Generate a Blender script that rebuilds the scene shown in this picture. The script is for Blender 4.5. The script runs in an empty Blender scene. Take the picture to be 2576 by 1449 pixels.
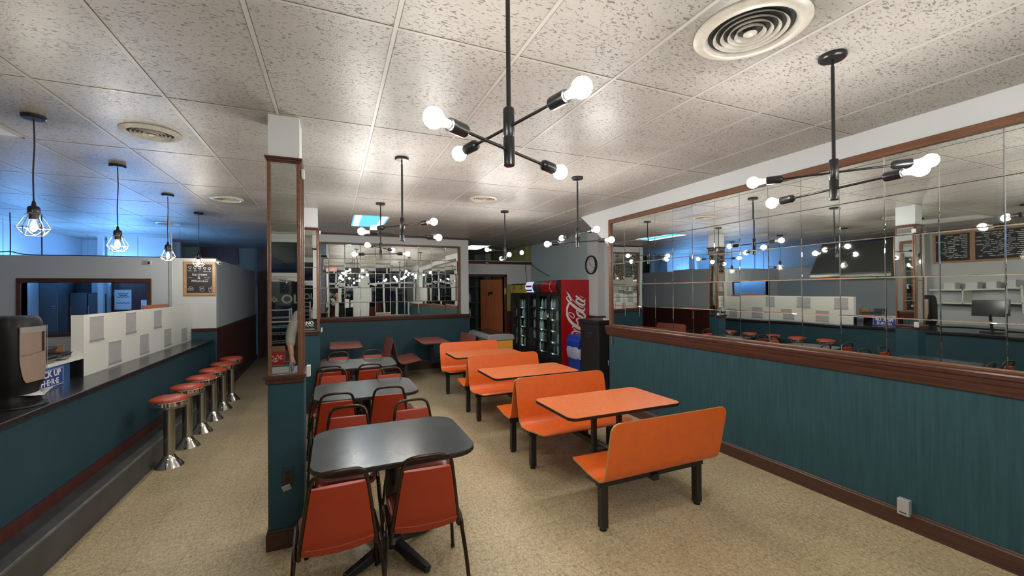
import bpy, bmesh, math, random
from mathutils import Vector, Matrix, Euler
random.seed(7)
C = bpy.context.scene.collection
SC = bpy.context.scene
R = math.radians
PI = math.pi

# ---------------------------------------------------------------- camera
W, H = 2576, 1449
F_PX, YAW, PITCH, ROLL, CAM_H = 1044.7, 0.4062, 0.0059, -0.0086, 1.735
cam_data = bpy.data.cameras.new('camera')
cam_data.sensor_fit = 'HORIZONTAL'
cam_data.sensor_width = 36.0
cam_data.lens = F_PX / W * 36.0
cam_data.clip_start = 0.02
cam = bpy.data.objects.new('camera', cam_data)
C.objects.link(cam)
fw = Vector((math.sin(YAW) * math.cos(PITCH), math.cos(YAW) * math.cos(PITCH), math.sin(PITCH)))
r0 = Vector((math.cos(YAW), -math.sin(YAW), 0)); u0 = r0.cross(fw)
rr = math.cos(ROLL) * r0 + math.sin(ROLL) * u0
uu = -math.sin(ROLL) * r0 + math.cos(ROLL) * u0
mw = Matrix((rr, uu, -fw)).transposed().to_4x4()
mw.translation = Vector((0, 0, CAM_H))
cam.matrix_world = mw
SC.camera = cam

# ---------------------------------------------------------------- world, exposure
world = bpy.data.worlds.new('night'); SC.world = world
world.use_nodes = True
world.node_tree.nodes['Background'].inputs[0].default_value = (0.010, 0.014, 0.022, 1)
world.node_tree.nodes['Background'].inputs[1].default_value = 0.6
SC.view_settings.view_transform = 'Standard'
SC.view_settings.look = 'None'
SC.view_settings.gamma = 1
SC.view_settings.exposure = 0.28
SC.cycles.use_denoising = True
SC.cycles.max_bounces = 10
SC.cycles.glossy_bounces = 8
SC.cycles.transmission_bounces = 6
SC.cycles.transparent_max_bounces = 12
SC.cycles.sample_clamp_indirect = 6.0
SC.cycles.caustics_reflective = False
SC.cycles.caustics_refractive = False

BULB = 240.0      # emission of the clear round bulbs
EDISON = 620.0
BLUE_TUBE = 75.0
CEIL = 2.948
RW = 3.8          # right wall
FARY = 9.3        # mirrored partition
LOWY = 8.15       # low partition behind the counter

# ---------------------------------------------------------------- materials
def nodes(m):
    m.use_nodes = True
    return m.node_tree.nodes, m.node_tree.links
def M(name, col, rough=0.5, metal=0.0, bump=0.0, bscale=40, var=0.0, vscale=6, coat=0, spec=0.5, stretch=None):
    m = bpy.data.materials.new(name); n, l = nodes(m)
    b = n['Principled BSDF']
    b.inputs['Base Color'].default_value = (*col, 1)
    b.inputs['Roughness'].default_value = rough
    b.inputs['Metallic'].default_value = metal
    b.inputs['Coat Weight'].default_value = coat
    b.inputs['Specular IOR Level'].default_value = spec
    if bump or var:
        tc = n.new('ShaderNodeTexCoord'); mp = n.new('ShaderNodeMapping')
        l.new(tc.outputs['Object'], mp.inputs['Vector'])
        if stretch: mp.inputs['Scale'].default_value = stretch
    if var:
        t = n.new('ShaderNodeTexNoise'); t.inputs['Scale'].default_value = vscale; t.inputs['Detail'].default_value = 5
        l.new(mp.outputs[0], t.inputs['Vector'])
        r = n.new('ShaderNodeValToRGB')
        r.color_ramp.elements[0].position = 0.32; r.color_ramp.elements[1].position = 0.68
        r.color_ramp.elements[0].color = (*[c * (1 - var) for c in col], 1)
        r.color_ramp.elements[1].color = (*[min(1, c * (1 + var)) for c in col], 1)
        l.new(t.outputs[0], r.inputs[0]); l.new(r.outputs[0], b.inputs['Base Color'])
    if bump:
        t2 = n.new('ShaderNodeTexNoise'); t2.inputs['Scale'].default_value = bscale
        l.new(mp.outputs[0], t2.inputs['Vector'])
        bp = n.new('ShaderNodeBump'); bp.inputs['Strength'].default_value = bump; bp.inputs['Distance'].default_value = 0.005
        l.new(t2.outputs[0], bp.inputs['Height']); l.new(bp.outputs[0], b.inputs['Normal'])
    return m
def EM(name, col, s):
    m = bpy.data.materials.new(name); n, l = nodes(m)
    n.remove(n['Principled BSDF'])
    e = n.new('ShaderNodeEmission'); e.inputs[0].default_value = (*col, 1); e.inputs[1].default_value = s
    l.new(e.outputs[0], n['Material Output'].inputs[0])
    return m
def GLASS(name, tint=(0.9, 0.95, 0.95), rough=0.0, mix=0.12, rrough=0.01):
    m = bpy.data.materials.new(name); n, l = nodes(m)
    n.remove(n['Principled BSDF'])
    t = n.new('ShaderNodeBsdfTransparent'); t.inputs[0].default_value = (*tint, 1)
    g = n.new('ShaderNodeBsdfGlossy'); g.inputs['Roughness'].default_value = rrough
    fr = n.new('ShaderNodeLayerWeight'); fr.inputs['Blend'].default_value = 0.5
    pw = n.new('ShaderNodeMath'); pw.operation = 'POWER'; pw.inputs[1].default_value = 5.0
    l.new(fr.outputs['Facing'], pw.inputs[0])
    ad = n.new('ShaderNodeMath'); ad.operation = 'ADD'; ad.inputs[1].default_value = mix + 0.02; ad.use_clamp = True
    mx = n.new('ShaderNodeMixShader')
    l.new(pw.outputs[0], ad.inputs[0]); l.new(ad.outputs[0], mx.inputs[0])
    l.new(t.outputs[0], mx.inputs[1]); l.new(g.outputs[0], mx.inputs[2])
    l.new(mx.outputs[0], n['Material Output'].inputs[0])
    return m

def floor_mat():
    m = bpy.data.materials.new('vinyl_floor'); n, l = nodes(m); b = n['Principled BSDF']
    tc = n.new('ShaderNodeTexCoord')
    mp = n.new('ShaderNodeMapping'); mp.inputs['Scale'].default_value = (1, 0.8, 1)
    l.new(tc.outputs['Object'], mp.inputs[0])
    t1 = n.new('ShaderNodeTexNoise'); t1.inputs['Scale'].default_value = 62; t1.inputs['Detail'].default_value = 3; t1.inputs['Distortion'].default_value = 1.2
    t2 = n.new('ShaderNodeTexNoise'); t2.inputs['Scale'].default_value = 1.4; t2.inputs['Detail'].default_value = 4
    br = n.new('ShaderNodeTexBrick'); br.offset = 0; br.inputs['Scale'].default_value = 1
    br.inputs['Brick Width'].default_value = 0.305; br.inputs['Row Height'].default_value = 0.305
    br.inputs['Mortar Size'].default_value = 0.0011; br.inputs['Mortar Smooth'].default_value = 0.2
    br.inputs['Color1'].default_value = (0.0, 0, 0, 1); br.inputs['Color2'].default_value = (1, 1, 1, 1); br.inputs['Mortar'].default_value = (0.5, 0.5, 0.5, 1)
    for t in (t1, t2): l.new(mp.outputs[0], t.inputs['Vector'])
    l.new(tc.outputs['Object'], br.inputs['Vector'])
    r = n.new('ShaderNodeValToRGB'); e = r.color_ramp.elements
    e[0].position = 0.36; e[0].color = (0.40, 0.31, 0.175, 1)
    e[1].position = 0.62; e[1].color = (0.70, 0.58, 0.365, 1)
    l.new(t1.outputs[0], r.inputs[0])
    r2 = n.new('ShaderNodeValToRGB'); e = r2.color_ramp.elements
    e[0].position = 0.3; e[0].color = (0.80, 0.80, 0.80, 1); e[1].position = 0.7; e[1].color = (1, 1, 1, 1)
    l.new(t2.outputs[0], r2.inputs[0])
    mu = n.new('ShaderNodeMixRGB'); mu.blend_type = 'MULTIPLY'; mu.inputs[0].default_value = 1
    l.new(r.outputs[0], mu.inputs[1]); l.new(r2.outputs[0], mu.inputs[2])
    # tile-to-tile tone
    ml = n.new('ShaderNodeMixRGB'); ml.blend_type = 'MULTIPLY'; ml.inputs[0].default_value = 0.07
    l.new(mu.outputs[0], ml.inputs[1]); l.new(br.outputs['Color'], ml.inputs[2])
    mm = n.new('ShaderNodeMixRGB'); l.new(br.outputs['Fac'], mm.inputs[0]); l.new(ml.outputs[0], mm.inputs[1])
    mm.inputs[2].default_value = (0.14, 0.10, 0.065, 1)
    fac = n.new('ShaderNodeMath'); fac.operation = 'MULTIPLY'; fac.inputs[1].default_value = 0.8
    l.new(br.outputs['Fac'], fac.inputs[0]); l.new(fac.outputs[0], mm.inputs[0])
    l.new(mm.outputs[0], b.inputs['Base Color'])
    b.inputs['Roughness'].default_value = 0.42
    b.inputs['Specular IOR Level'].default_value = 0.45
    bp = n.new('ShaderNodeBump'); bp.inputs['Strength'].default_value = 0.12; bp.inputs['Distance'].default_value = 0.003
    l.new(t2.outputs[0], bp.inputs['Height']); l.new(bp.outputs[0], b.inputs['Normal'])
    return m

VENTS = [(1.803, 1.338), (-1.254, 3.934), (1.822, 5.148), (-1.253, 6.356), (-2.6, 8.9)]
def ceil_mat():
    m = bpy.data.materials.new('ceiling_tile'); n, l = nodes(m); b = n['Principled BSDF']
    tc = n.new('ShaderNodeTexCoord')
    def mapn(s):
        mp = n.new('ShaderNodeMapping'); mp.inputs['Scale'].default_value = s
        l.new(tc.outputs['Object'], mp.inputs[0]); return mp
    t = n.new('ShaderNodeTexNoise'); t.inputs['Scale'].default_value = 1; t.inputs['Detail'].default_value = 1.5; t.inputs['Distortion'].default_value = 0.9
    l.new(mapn((42, 98, 1)).outputs[0], t.inputs['Vector'])
    t0 = n.new('ShaderNodeTexNoise'); t0.inputs['Scale'].default_value = 5
    l.new(tc.outputs['Object'], t0.inputs['Vector'])
    ad = n.new('ShaderNodeMath'); ad.operation = 'MULTIPLY_ADD'; ad.inputs[1].default_value = 0.16
    l.new(t0.outputs[0], ad.inputs[0]); l.new(t.outputs[0], ad.inputs[2])
    r = n.new('ShaderNodeValToRGB'); e = r.color_ramp.elements
    e[0].position = 0.672; e[0].color = (0, 0, 0, 1); e[1].position = 0.715; e[1].color = (1, 1, 1, 1)
    l.new(ad.outputs[0], r.inputs[0])
    big = n.new('ShaderNodeTexNoise'); big.inputs['Scale'].default_value = 1.1; big.inputs['Detail'].default_value = 5
    l.new(mapn((0.6, 1.6, 1)).outputs[0], big.inputs['Vector'])
    rb = n.new('ShaderNodeValToRGB'); e = rb.color_ramp.elements
    e[0].position = 0.3; e[0].color = (0.36, 0.342, 0.315, 1); e[1].position = 0.65; e[1].color = (0.445, 0.43, 0.405, 1)
    l.new(big.outputs[0], rb.inputs[0])
    cur = rb.outputs[0]
    # sooty dirt blown out of the air diffusers
    for i, (vx, vy) in enumerate(VENTS):
        d = n.new('ShaderNodeVectorMath'); d.operation = 'DISTANCE'; d.inputs[1].default_value = (vx, vy, CEIL)
        l.new(tc.outputs['Object'], d.inputs[0])
        nn = n.new('ShaderNodeTexNoise'); nn.inputs['Scale'].default_value = 7; nn.inputs['Detail'].default_value = 4
        l.new(tc.outputs['Object'], nn.inputs['Vector'])
        ma = n.new('ShaderNodeMath'); ma.operation = 'MULTIPLY_ADD'; ma.inputs[1].default_value = -0.36
        l.new(nn.outputs[0], ma.inputs[0]); l.new(d.outputs['Value'], ma.inputs[2])
        mr = n.new('ShaderNodeMapRange'); mr.inputs['From Min'].default_value = 0.03; mr.inputs['From Max'].default_value = 0.32
        mr.inputs['To Min'].default_value = 0.55; mr.inputs['To Max'].default_value = 0
        l.new(ma.outputs[0], mr.inputs[0])
        mx = n.new('ShaderNodeMixRGB'); mx.inputs[2].default_value = (0.13, 0.115, 0.09, 1)
        l.new(mr.outputs[0], mx.inputs[0]); l.new(cur, mx.inputs[1]); cur = mx.outputs[0]
    mx = n.new('ShaderNodeMixRGB'); mx.inputs[2].default_value = (0.11, 0.095, 0.07, 1)
    fm = n.new('ShaderNodeMath'); fm.operation = 'MULTIPLY'; fm.inputs[1].default_value = 0.85
    l.new(r.outputs[0], fm.inputs[0]); l.new(fm.outputs[0], mx.inputs[0]); l.new(cur, mx.inputs[1])
    l.new(mx.outputs[0], b.inputs['Base Color'])
    b.inputs['Roughness'].default_value = 0.38
    b.inputs['Specular IOR Level'].default_value = 0.5
    sub = n.new('ShaderNodeTexNoise'); sub.inputs['Scale'].default_value = 120
    l.new(tc.outputs['Object'], sub.inputs['Vector'])
    h = n.new('ShaderNodeMath'); h.operation = 'MULTIPLY_ADD'; h.inputs[1].default_value = -1.5
    l.new(r.outputs[0], h.inputs[0]); l.new(sub.outputs[0], h.inputs[2])
    bp = n.new('ShaderNodeBump'); bp.inputs['Strength'].default_value = 0.35; bp.inputs['Distance'].default_value = 0.004
    l.new(h.outputs[0], bp.inputs['Height']); l.new(bp.outputs[0], b.inputs['Normal'])
    return m

def mirror_mat():
    m = bpy.data.materials.new('mirror_glass'); n, l = nodes(m); b = n['Principled BSDF']
    b.inputs['Base Color'].default_value = (0.80, 0.83, 0.80, 1)
    b.inputs['Metallic'].default_value = 1; b.inputs['Roughness'].default_value = 0.012
    tc = n.new('ShaderNodeTexCoord'); t = n.new('ShaderNodeTexNoise'); t.inputs['Scale'].default_value = 3.2; t.inputs['Detail'].default_value = 0
    l.new(tc.outputs['Object'], t.inputs['Vector'])
    bp = n.new('ShaderNodeBump'); bp.inputs['Strength'].default_value = 0.018; bp.inputs['Distance'].default_value = 0.02
    l.new(t.outputs[0], bp.inputs['Height']); l.new(bp.outputs[0], b.inputs['Normal'])
    return m

def wood_mat(name, c1, c2, rough=0.35, scale=(3, 3, 30)):
    m = bpy.data.materials.new(name); n, l = nodes(m); b = n['Principled BSDF']
    tc = n.new('ShaderNodeTexCoord'); mp = n.new('ShaderNodeMapping'); mp.inputs['Scale'].default_value = scale
    l.new(tc.outputs['Object'], mp.inputs[0])
    t = n.new('ShaderNodeTexNoise'); t.inputs['Scale'].default_value = 2.5; t.inputs['Detail'].default_value = 6; t.inputs['Distortion'].default_value = 0.4
    l.new(mp.outputs[0], t.inputs['Vector'])
    r = n.new('ShaderNodeValToRGB'); e = r.color_ramp.elements
    e[0].position = 0.3; e[0].color = (*c1, 1); e[1].position = 0.7; e[1].color = (*c2, 1)
    l.new(t.outputs[0], r.inputs[0]); l.new(r.outputs[0], b.inputs['Base Color'])
    b.inputs['Roughness'].default_value = rough
    return m

m_floor = floor_mat(); m_ceil = ceil_mat(); m_mirror = mirror_mat()
m_white = M('white_wall_paint', (0.60, 0.63, 0.64), 0.55, bump=0.06, bscale=60)
m_grey = M('grey_wall_paint', (0.52, 0.56, 0.61), 0.6, bump=0.06, bscale=60)
m_teal = M('teal_fabric_panel', (0.027, 0.075, 0.090), 0.8, bump=0.25, bscale=9, var=0.14, vscale=5, stretch=(8, 8, 0.5), spec=0.25)
m_teal2 = M('teal_paint', (0.020, 0.062, 0.084), 0.55, bump=0.05, bscale=30, var=0.06, spec=0.3)
m_rail = wood_mat('mahogany_rail', (0.055, 0.021, 0.016), (0.100, 0.038, 0.026), 0.28, (6, 1.2, 20))
m_base = wood_mat('brown_baseboard', (0.055, 0.024, 0.016), (0.085, 0.037, 0.024), 0.4, (6, 1.2, 20))
m_frame = wood_mat('oak_brown_frame', (0.12, 0.052, 0.025), (0.20, 0.085, 0.042), 0.35, (6, 1.5, 20))
m_black = M('black_powder_coat', (0.014, 0.014, 0.015), 0.38)
m_lampblk = M('black_lamp_metal', (0.010, 0.011, 0.013), 0.3)
m_tube = M('bronze_chair_tube', (0.045, 0.032, 0.022), 0.22, metal=0.7)
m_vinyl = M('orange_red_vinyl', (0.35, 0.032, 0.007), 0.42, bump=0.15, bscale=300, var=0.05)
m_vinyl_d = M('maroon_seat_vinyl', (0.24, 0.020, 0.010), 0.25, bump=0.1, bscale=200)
m_orange = M('orange_laminate', (0.80, 0.145, 0.022), 0.33, var=0.05, vscale=14, bump=0.05, bscale=250)
m_orange_t = M('orange_tabletop', (0.82, 0.215, 0.070), 0.26, var=0.10, vscale=30, stretch=(1, 3, 1))
m_ply = M('plywood_edge', (0.50, 0.30, 0.10), 0.5)
m_pink = M('salmon_laminate', (0.46, 0.125, 0.085), 0.36, var=0.06, vscale=10)
m_btable = M('black_slate_laminate', (0.045, 0.054, 0.062), 0.24, var=0.30, vscale=5, bump=0.05, bscale=180)
m_edge = M('black_rubber_edge', (0.012, 0.010, 0.009), 0.45)
m_chrome = M('chrome', (0.72, 0.72, 0.70), 0.10, metal=1)
m_steel = M('brushed_steel', (0.46, 0.44, 0.40), 0.26, metal=1, bump=0.05, bscale=90)
m_counter = M('black_granite_laminate', (0.024, 0.024, 0.027), 0.20, var=0.25, vscale=18)
m_step = M('grey_rubber_step', (0.055, 0.058, 0.060), 0.5, var=0.25, vscale=5, bump=0.2, bscale=60)
m_gridbar = M('ceiling_grid_paint', (0.46, 0.445, 0.415), 0.35)
m_bulb = EM('lit_bulb', (1.0, 0.965, 0.90), BULB)
m_edison = EM('edison_filament', (1.0, 0.96, 0.88), EDISON)
m_glassbulb = GLASS('clear_bulb_glass', (0.97, 0.95, 0.9), mix=0.02)
m_collar = M('bulb_collar', (0.75, 0.72, 0.66), 0.3)
m_glass = GLASS('window_glass', (0.75, 0.80, 0.80), mix=0.05)
m_coolglass = GLASS('cooler_glass', (0.86, 0.90, 0.90), mix=0.0)
m_clear = GLASS('clear_plastic', (0.62, 0.62, 0.64), mix=0.14, rrough=0.06)
m_cream = M('cream_board', (0.80, 0.81, 0.76), 0.4, spec=0.3)
m_note = M('grey_paper_sheet', (0.46, 0.47, 0.47), 0.5, var=0.06, vscale=20)
m_blue_sign = M('blue_sign', (0.028, 0.07, 0.33), 0.35)
m_signwhite = M('sign_white', (0.85, 0.85, 0.85), 0.5)
m_chalk = M('chalkboard', (0.018, 0.020, 0.023), 0.6, var=0.2, vscale=7)
m_chalkw = M('chalk_white', (0.62, 0.62, 0.62), 0.8)
m_pine = wood_mat('pine_frame', (0.36, 0.20, 0.09), (0.48, 0.28, 0.14), 0.5, (4, 4, 20))
m_red = M('cola_red', (0.42, 0.006, 0.014), 0.3)
m_yellow = M('yellow_sign', (0.68, 0.58, 0.05), 0.35)
m_blkplastic = M('black_plastic', (0.016, 0.016, 0.018), 0.4)
m_binblue = M('blue_plastic', (0.010, 0.040, 0.36), 0.38)
m_bag = bpy.data.materials.new('plastic_bag'); n_, l_ = nodes(m_bag)
n_['Principled BSDF'].inputs['Base Color'].default_value = (0.55, 0.58, 0.70, 1); n_['Principled BSDF'].inputs['Roughness'].default_value = 0.3
n_['Principled BSDF'].inputs['Alpha'].default_value = 0.62
m_doorwood = wood_mat('orange_brown_door', (0.42, 0.125, 0.045), (0.52, 0.165, 0.065), 0.4, (8, 8, 1))
m_darkwood = wood_mat('dark_red_paneling', (0.060, 0.016, 0.012), (0.10, 0.026, 0.019), 0.35, (8, 8, 1))
m_sage = M('sage_paint', (0.24, 0.30, 0.25), 0.6)
m_olive = M('olive_paint', (0.33, 0.32, 0.12), 0.6)
m_mint = M('pale_blue_paint', (0.40, 0.50, 0.52), 0.6)
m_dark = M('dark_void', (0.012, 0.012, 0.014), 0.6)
m_ventw = M('vent_cream', (0.55, 0.52, 0.46), 0.35, var=0.12, vscale=14)
m_ventd = M('vent_dark', (0.008, 0.008, 0.009), 0.8)
m_plate = M('grey_cover_plate', (0.42, 0.42, 0.42), 0.4)
m_brownplate = M('brown_cover_plate', (0.035, 0.022, 0.018), 0.35)
m_card = M('cardboard', (0.28, 0.17, 0.09), 0.8)
m_napkin = M('kraft_napkins', (0.44, 0.33, 0.26), 0.9, bump=0.4, bscale=20, stretch=(1, 1, 8))
m_trofoff = M('white_diffuser', (0.72, 0.72, 0.72), 0.4)
m_blueem = EM('blue_white_panel', (0.12, 0.50, 0.86), 1.5)
m_bluetube = EM('panel_tube', (0.62, 0.88, 1.0), 6.0)
m_bluelamp = EM('blue_fluorescent', (0.17, 0.45, 1.0), BLUE_TUBE)
m_white2em = EM('cool_white_panel', (0.62, 0.92, 0.95), 1.6)
m_bluegrey = M('back_room_wall', (0.50, 0.56, 0.62), 0.6)
m_paper = M('white_paper', (0.72, 0.73, 0.75), 0.7)
m_ink = M('ink', (0.03, 0.03, 0.05), 0.8)
m_freezer = M('freezer_grey', (0.24, 0.25, 0.24), 0.4)
m_freezer_y = M('freezer_yellow', (0.66, 0.30, 0.03), 0.4)
m_signdark = M('sign_black', (0.010, 0.010, 0.011), 0.4)
m_cream_letter = M('cream_letter', (0.80, 0.78, 0.50), 0.5)
m_redem = EM('exit_red', (1.0, 0.10, 0.05), 1.6)
m_wire = M('rack_wire', (0.45, 0.46, 0.47), 0.3, metal=0.9)
m_skin = M('skin', (0.52, 0.26, 0.18), 0.5)
m_shirt = M('grey_shirt', (0.36, 0.35, 0.33), 0.9, bump=0.3, bscale=25)
m_vest = M('dark_vest', (0.022, 0.025, 0.024), 0.8)
m_apron = M('white_apron', (0.62, 0.60, 0.57), 0.85)
m_jeans = M('dark_trousers', (0.012, 0.014, 0.022), 0.9)
m_hair = M('greying_hair', (0.16, 0.13, 0.11), 0.8)
m_bluecloth = M('blue_cloth', (0.10, 0.20, 0.48), 0.85)
m_screen = M('dark_screen', (0.010, 0.011, 0.013), 0.12)
m_tilegrey = M('kitchen_tile', (0.30, 0.34, 0.37), 0.3)
m_bottle = M('bottle_blue', (0.28, 0.42, 0.50), 0.3)
m_bottle2 = M('bottle_clear', (0.40, 0.44, 0.42), 0.2)
m_bottle3 = M('bottle_dark', (0.08, 0.05, 0.03), 0.2)
m_plant = M('dry_leaves', (0.10, 0.09, 0.03), 0.8)

# ---------------------------------------------------------------- geometry helpers
class MB:
    def __init__(s): s.v = []; s.f = []; s.mi = []
    def add(s, vs, fs, mi=0):
        o = len(s.v); s.v += [tuple(v) for v in vs]; s.f += [tuple(i + o for i in f) for f in fs]; s.mi += [mi] * len(fs); return s
    def box(s, x0, x1, y0, y1, z0, z1, mi=0, T=None):
        vs = [Vector(p) for p in ((x0,y0,z0),(x1,y0,z0),(x1,y1,z0),(x0,y1,z0),(x0,y0,z1),(x1,y0,z1),(x1,y1,z1),(x0,y1,z1))]
        if T: vs = [T @ v for v in vs]
        return s.add(vs, [(0,3,2,1),(4,5,6,7),(0,1,5,4),(1,2,6,5),(2,3,7,6),(3,0,4,7)], mi)
    def tube(s, pts, r, n=10, mi=0, closed=False, cap=True):
        pts = [Vector(p) for p in pts]; N = len(pts)
        rs = r if isinstance(r, (list, tuple)) else [r] * N
        rings = []; prev = None
        for i, p in enumerate(pts):
            if closed: d = (pts[(i+1) % N] - pts[i-1])
            else: d = pts[min(i+1, N-1)] - pts[max(i-1, 0)]
            d.normalize()
            if prev is None:
                a = Vector((0,0,1)) if abs(d.z) < 0.9 else Vector((1,0,0))
                a = (a - d * a.dot(d)).normalized()
            else:
                a = prev - d * prev.dot(d)
                a = a.normalized() if a.length > 1e-6 else prev
            prev = a; b = d.cross(a)
            rings.append([p + rs[i] * (math.cos(2*PI*k/n) * a + math.sin(2*PI*k/n) * b) for k in range(n)])
        vs = [v for ring in rings for v in ring]; fs = []
        for i in range(N if closed else N-1):
            for k in range(n):
                fs.append((i*n+k, i*n+(k+1)%n, ((i+1)%N)*n+(k+1)%n, ((i+1)%N)*n+k))
        if cap and not closed:
            fs.append(tuple(reversed(range(n)))); fs.append(tuple((N-1)*n+k for k in range(n)))
        return s.add(vs, fs, mi)
    def lathe(s, prof, c=(0,0,0), axis=(0,0,1), n=24, mi=0, cap=True):
        # prof: [(radius, along-axis)]
        ax = Vector(axis).normalized(); a = Vector((1,0,0)) if abs(ax.x) < 0.9 else Vector((0,1,0))
        a = (a - ax * a.dot(ax)).normalized(); b = ax.cross(a); c = Vector(c)
        vs = []; fs = []
        for (r, h) in prof:
            for k in range(n):
                t = 2*PI*k/n; vs.append(c + ax*h + r*(math.cos(t)*a + math.sin(t)*b))
        for i in range(len(prof)-1):
            for k in range(n):
                fs.append((i*n+k, i*n+(k+1)%n, (i+1)*n+(k+1)%n, (i+1)*n+k))
        if cap and prof[0][0] > 1e-5: fs.append(tuple(reversed(range(n))))
        if cap and prof[-1][0] > 1e-5: fs.append(tuple((len(prof)-1)*n+k for k in range(n)))
        return s.add(vs, fs, mi)
    def sphere(s, c, r, n=20, m=12, mi=0, sq=(1,1,1)):
        prof = [(max(1e-6, math.sin(PI*i/m)), -math.cos(PI*i/m)) for i in range(m+1)]
        o = len(s.v); s.lathe(prof, (0,0,0), (0,0,1), n, mi)
        for i in range(o, len(s.v)):
            v = s.v[i]; s.v[i] = (c[0]+v[0]*r*sq[0], c[1]+v[1]*r*sq[1], c[2]+v[2]*r*sq[2])
        return s
    def prism(s, poly, fn, a, b, mi=0):
        # poly of 2D points; fn(u,v,w)->3D; w from a to b
        n = len(poly)
        vs = [fn(u, v, a) for u, v in poly] + [fn(u, v, b) for u, v in poly]
        fs = [tuple(reversed(range(n))), tuple(range(n, 2*n))] + [(i, (i+1)%n, n+(i+1)%n, n+i) for i in range(n)]
        return s.add(vs, fs, mi)
    def ribbon(s, pts, w, fn, depth=0.001, mi=0):
        # flat variable-width stroke in a plane; pts 2D, w width(s)
        N = len(pts); ws = w if isinstance(w, (list, tuple)) else [w]*N
        L = []; Rr = []
        for i, p in enumerate(pts):
            q0 = pts[max(i-1,0)]; q1 = pts[min(i+1,N-1)]
            dx, dy = q1[0]-q0[0], q1[1]-q0[1]; d = math.hypot(dx, dy) or 1
            nx, ny = -dy/d*ws[i]/2, dx/d*ws[i]/2
            L.append((p[0]+nx, p[1]+ny)); Rr.append((p[0]-nx, p[1]-ny))
        vs = [fn(*p, depth) for p in L] + [fn(*p, depth) for p in Rr]
        return s.add(vs, [(i, i+1, N+i+1, N+i) for i in range(N-1)], mi)
    def build(s, name, mat, parent=None, bevel=0, smooth=False, seg=2, recalc=True, loc=None):
        me = bpy.data.meshes.new(name)
        me.from_pydata(s.v, [], s.f)
        mats = mat if isinstance(mat, (list, tuple)) else [mat]
        for m in mats: me.materials.append(m)
        for p, i in zip(me.polygons, s.mi): p.material_index = i
        if recalc:
            b = bmesh.new(); b.from_mesh(me); bmesh.ops.recalc_face_normals(b, faces=b.faces); b.to_mesh(me); b.free()
        if smooth:
            for p in me.polygons: p.use_smooth = True
            try: me.set_sharp_from_angle(angle=R(38))
            except Exception: pass
        o = bpy.data.objects.new(name, me); C.objects.link(o)
        if parent: o.parent = parent
        if loc: o.location = loc
        if bevel:
            md = o.modifiers.new('Bevel', 'BEVEL'); md.width = bevel; md.segments = seg; md.limit_method = 'ANGLE'; md.angle_limit = R(40)
        return o

def thing(name, label, cat, loc=(0,0,0), rz=0, group=None):
    o = bpy.data.objects.new(name, None); C.objects.link(o); o.empty_display_size = 0.1
    o.location = loc; o.rotation_euler = (0, 0, rz); o['label'] = label; o['category'] = cat
    if group: o['group'] = group
    return o
def tag(o, label, cat, group=None):
    o['label'] = label; o['category'] = cat
    if group: o['group'] = group
    return o
def struct(o):
    o['kind'] = 'structure'; return o
def kids(o): return [c for c in bpy.data.objects if c.parent == o]
KIDS = {}
def dup(root, loc=None, rz=None, label=None, group=None):
    if root.name not in KIDS:
        KIDS[root.name] = [(c, kids(c)) for c in kids(root)]
    r = root.copy(); C.objects.link(r)
    if loc is not None: r.location = loc
    if rz is not None: r.rotation_euler = (0, 0, rz)
    if label: r['label'] = label
    if group: r['group'] = group
    for c, gs in KIDS[root.name]:
        d = c.copy(); C.objects.link(d); d.parent = r
        for g in gs:
            e = g.copy(); C.objects.link(e); e.parent = d
    return r
def text(name, s, size, loc, rot, mat, parent=None, align='CENTER', ext=0.0006, sx=1.0, shear=0.0, sp=1.0, bold=0.0):
    cu = bpy.data.curves.new(name, 'FONT'); cu.body = s; cu.size = size; cu.align_x = align; cu.align_y = 'CENTER'
    cu.extrude = ext; cu.shear = shear; cu.space_character = sp; cu.offset = bold
    o = bpy.data.objects.new(name, cu); C.objects.link(o); o.location = loc; o.rotation_euler = rot; o.scale = (sx, 1, 1)
    cu.materials.append(mat); o.data.resolution_u = 3
    bpy.context.view_layer.update()
    dg = bpy.context.evaluated_depsgraph_get()
    me = bpy.data.meshes.new_from_object(o.evaluated_get(dg))
    me.name = name
    q = bpy.data.objects.new(name, me); C.objects.link(q)
    q.location = loc; q.rotation_euler = rot; q.scale = (sx, 1, 1)
    bpy.data.objects.remove(o); bpy.data.curves.remove(cu)
    if parent: q.parent = parent
    return q
RX = (PI/2, 0, 0)             # faces -y
RMX = (PI/2, 0, PI/2)         # faces +x
RPX = (PI/2, 0, -PI/2)        # faces -x
def arc(cx, cy, r, a0, a1, n):
    return [(cx + r*math.cos(R(a0 + (a1-a0)*i/n)), cy + r*math.sin(R(a0 + (a1-a0)*i/n))) for i in range(n+1)]
def rrect(x0, x1, y0, y1, r, n=6):
    return (arc(x1-r, y1-r, r, 0, 90, n) + arc(x0+r, y1-r, r, 90, 180, n) + arc(x0+r, y0+r, r, 180, 270, n) + arc(x1-r, y0+r, r, 270, 360, n))
def smooth_path(pts, n=6):
    P = [Vector(p) for p in pts]; out = []
    for i in range(len(P)-1):
        p0 = P[max(i-1,0)]; p1 = P[i]; p2 = P[i+1]; p3 = P[min(i+2, len(P)-1)]
        for k in range(n):
            t = k/n
            out.append(0.5*((2*p1) + (-p0+p2)*t + (2*p0-5*p1+4*p2-p3)*t*t + (-p0+3*p1-3*p2+p3)*t*t*t))
    out.append(P[-1]); return out
XY = lambda z0: (lambda u, v, w: (u, v, w))

# ================================================================ STRUCTURE
struct(MB().box(-5.3, 5.4, -3.4, 13.6, -0.08, 0).build('floor', m_floor))
struct(MB().box(-5.3, 5.4, -3.4, 13.6, CEIL, CEIL+0.06).build('ceiling', m_ceil))
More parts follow.
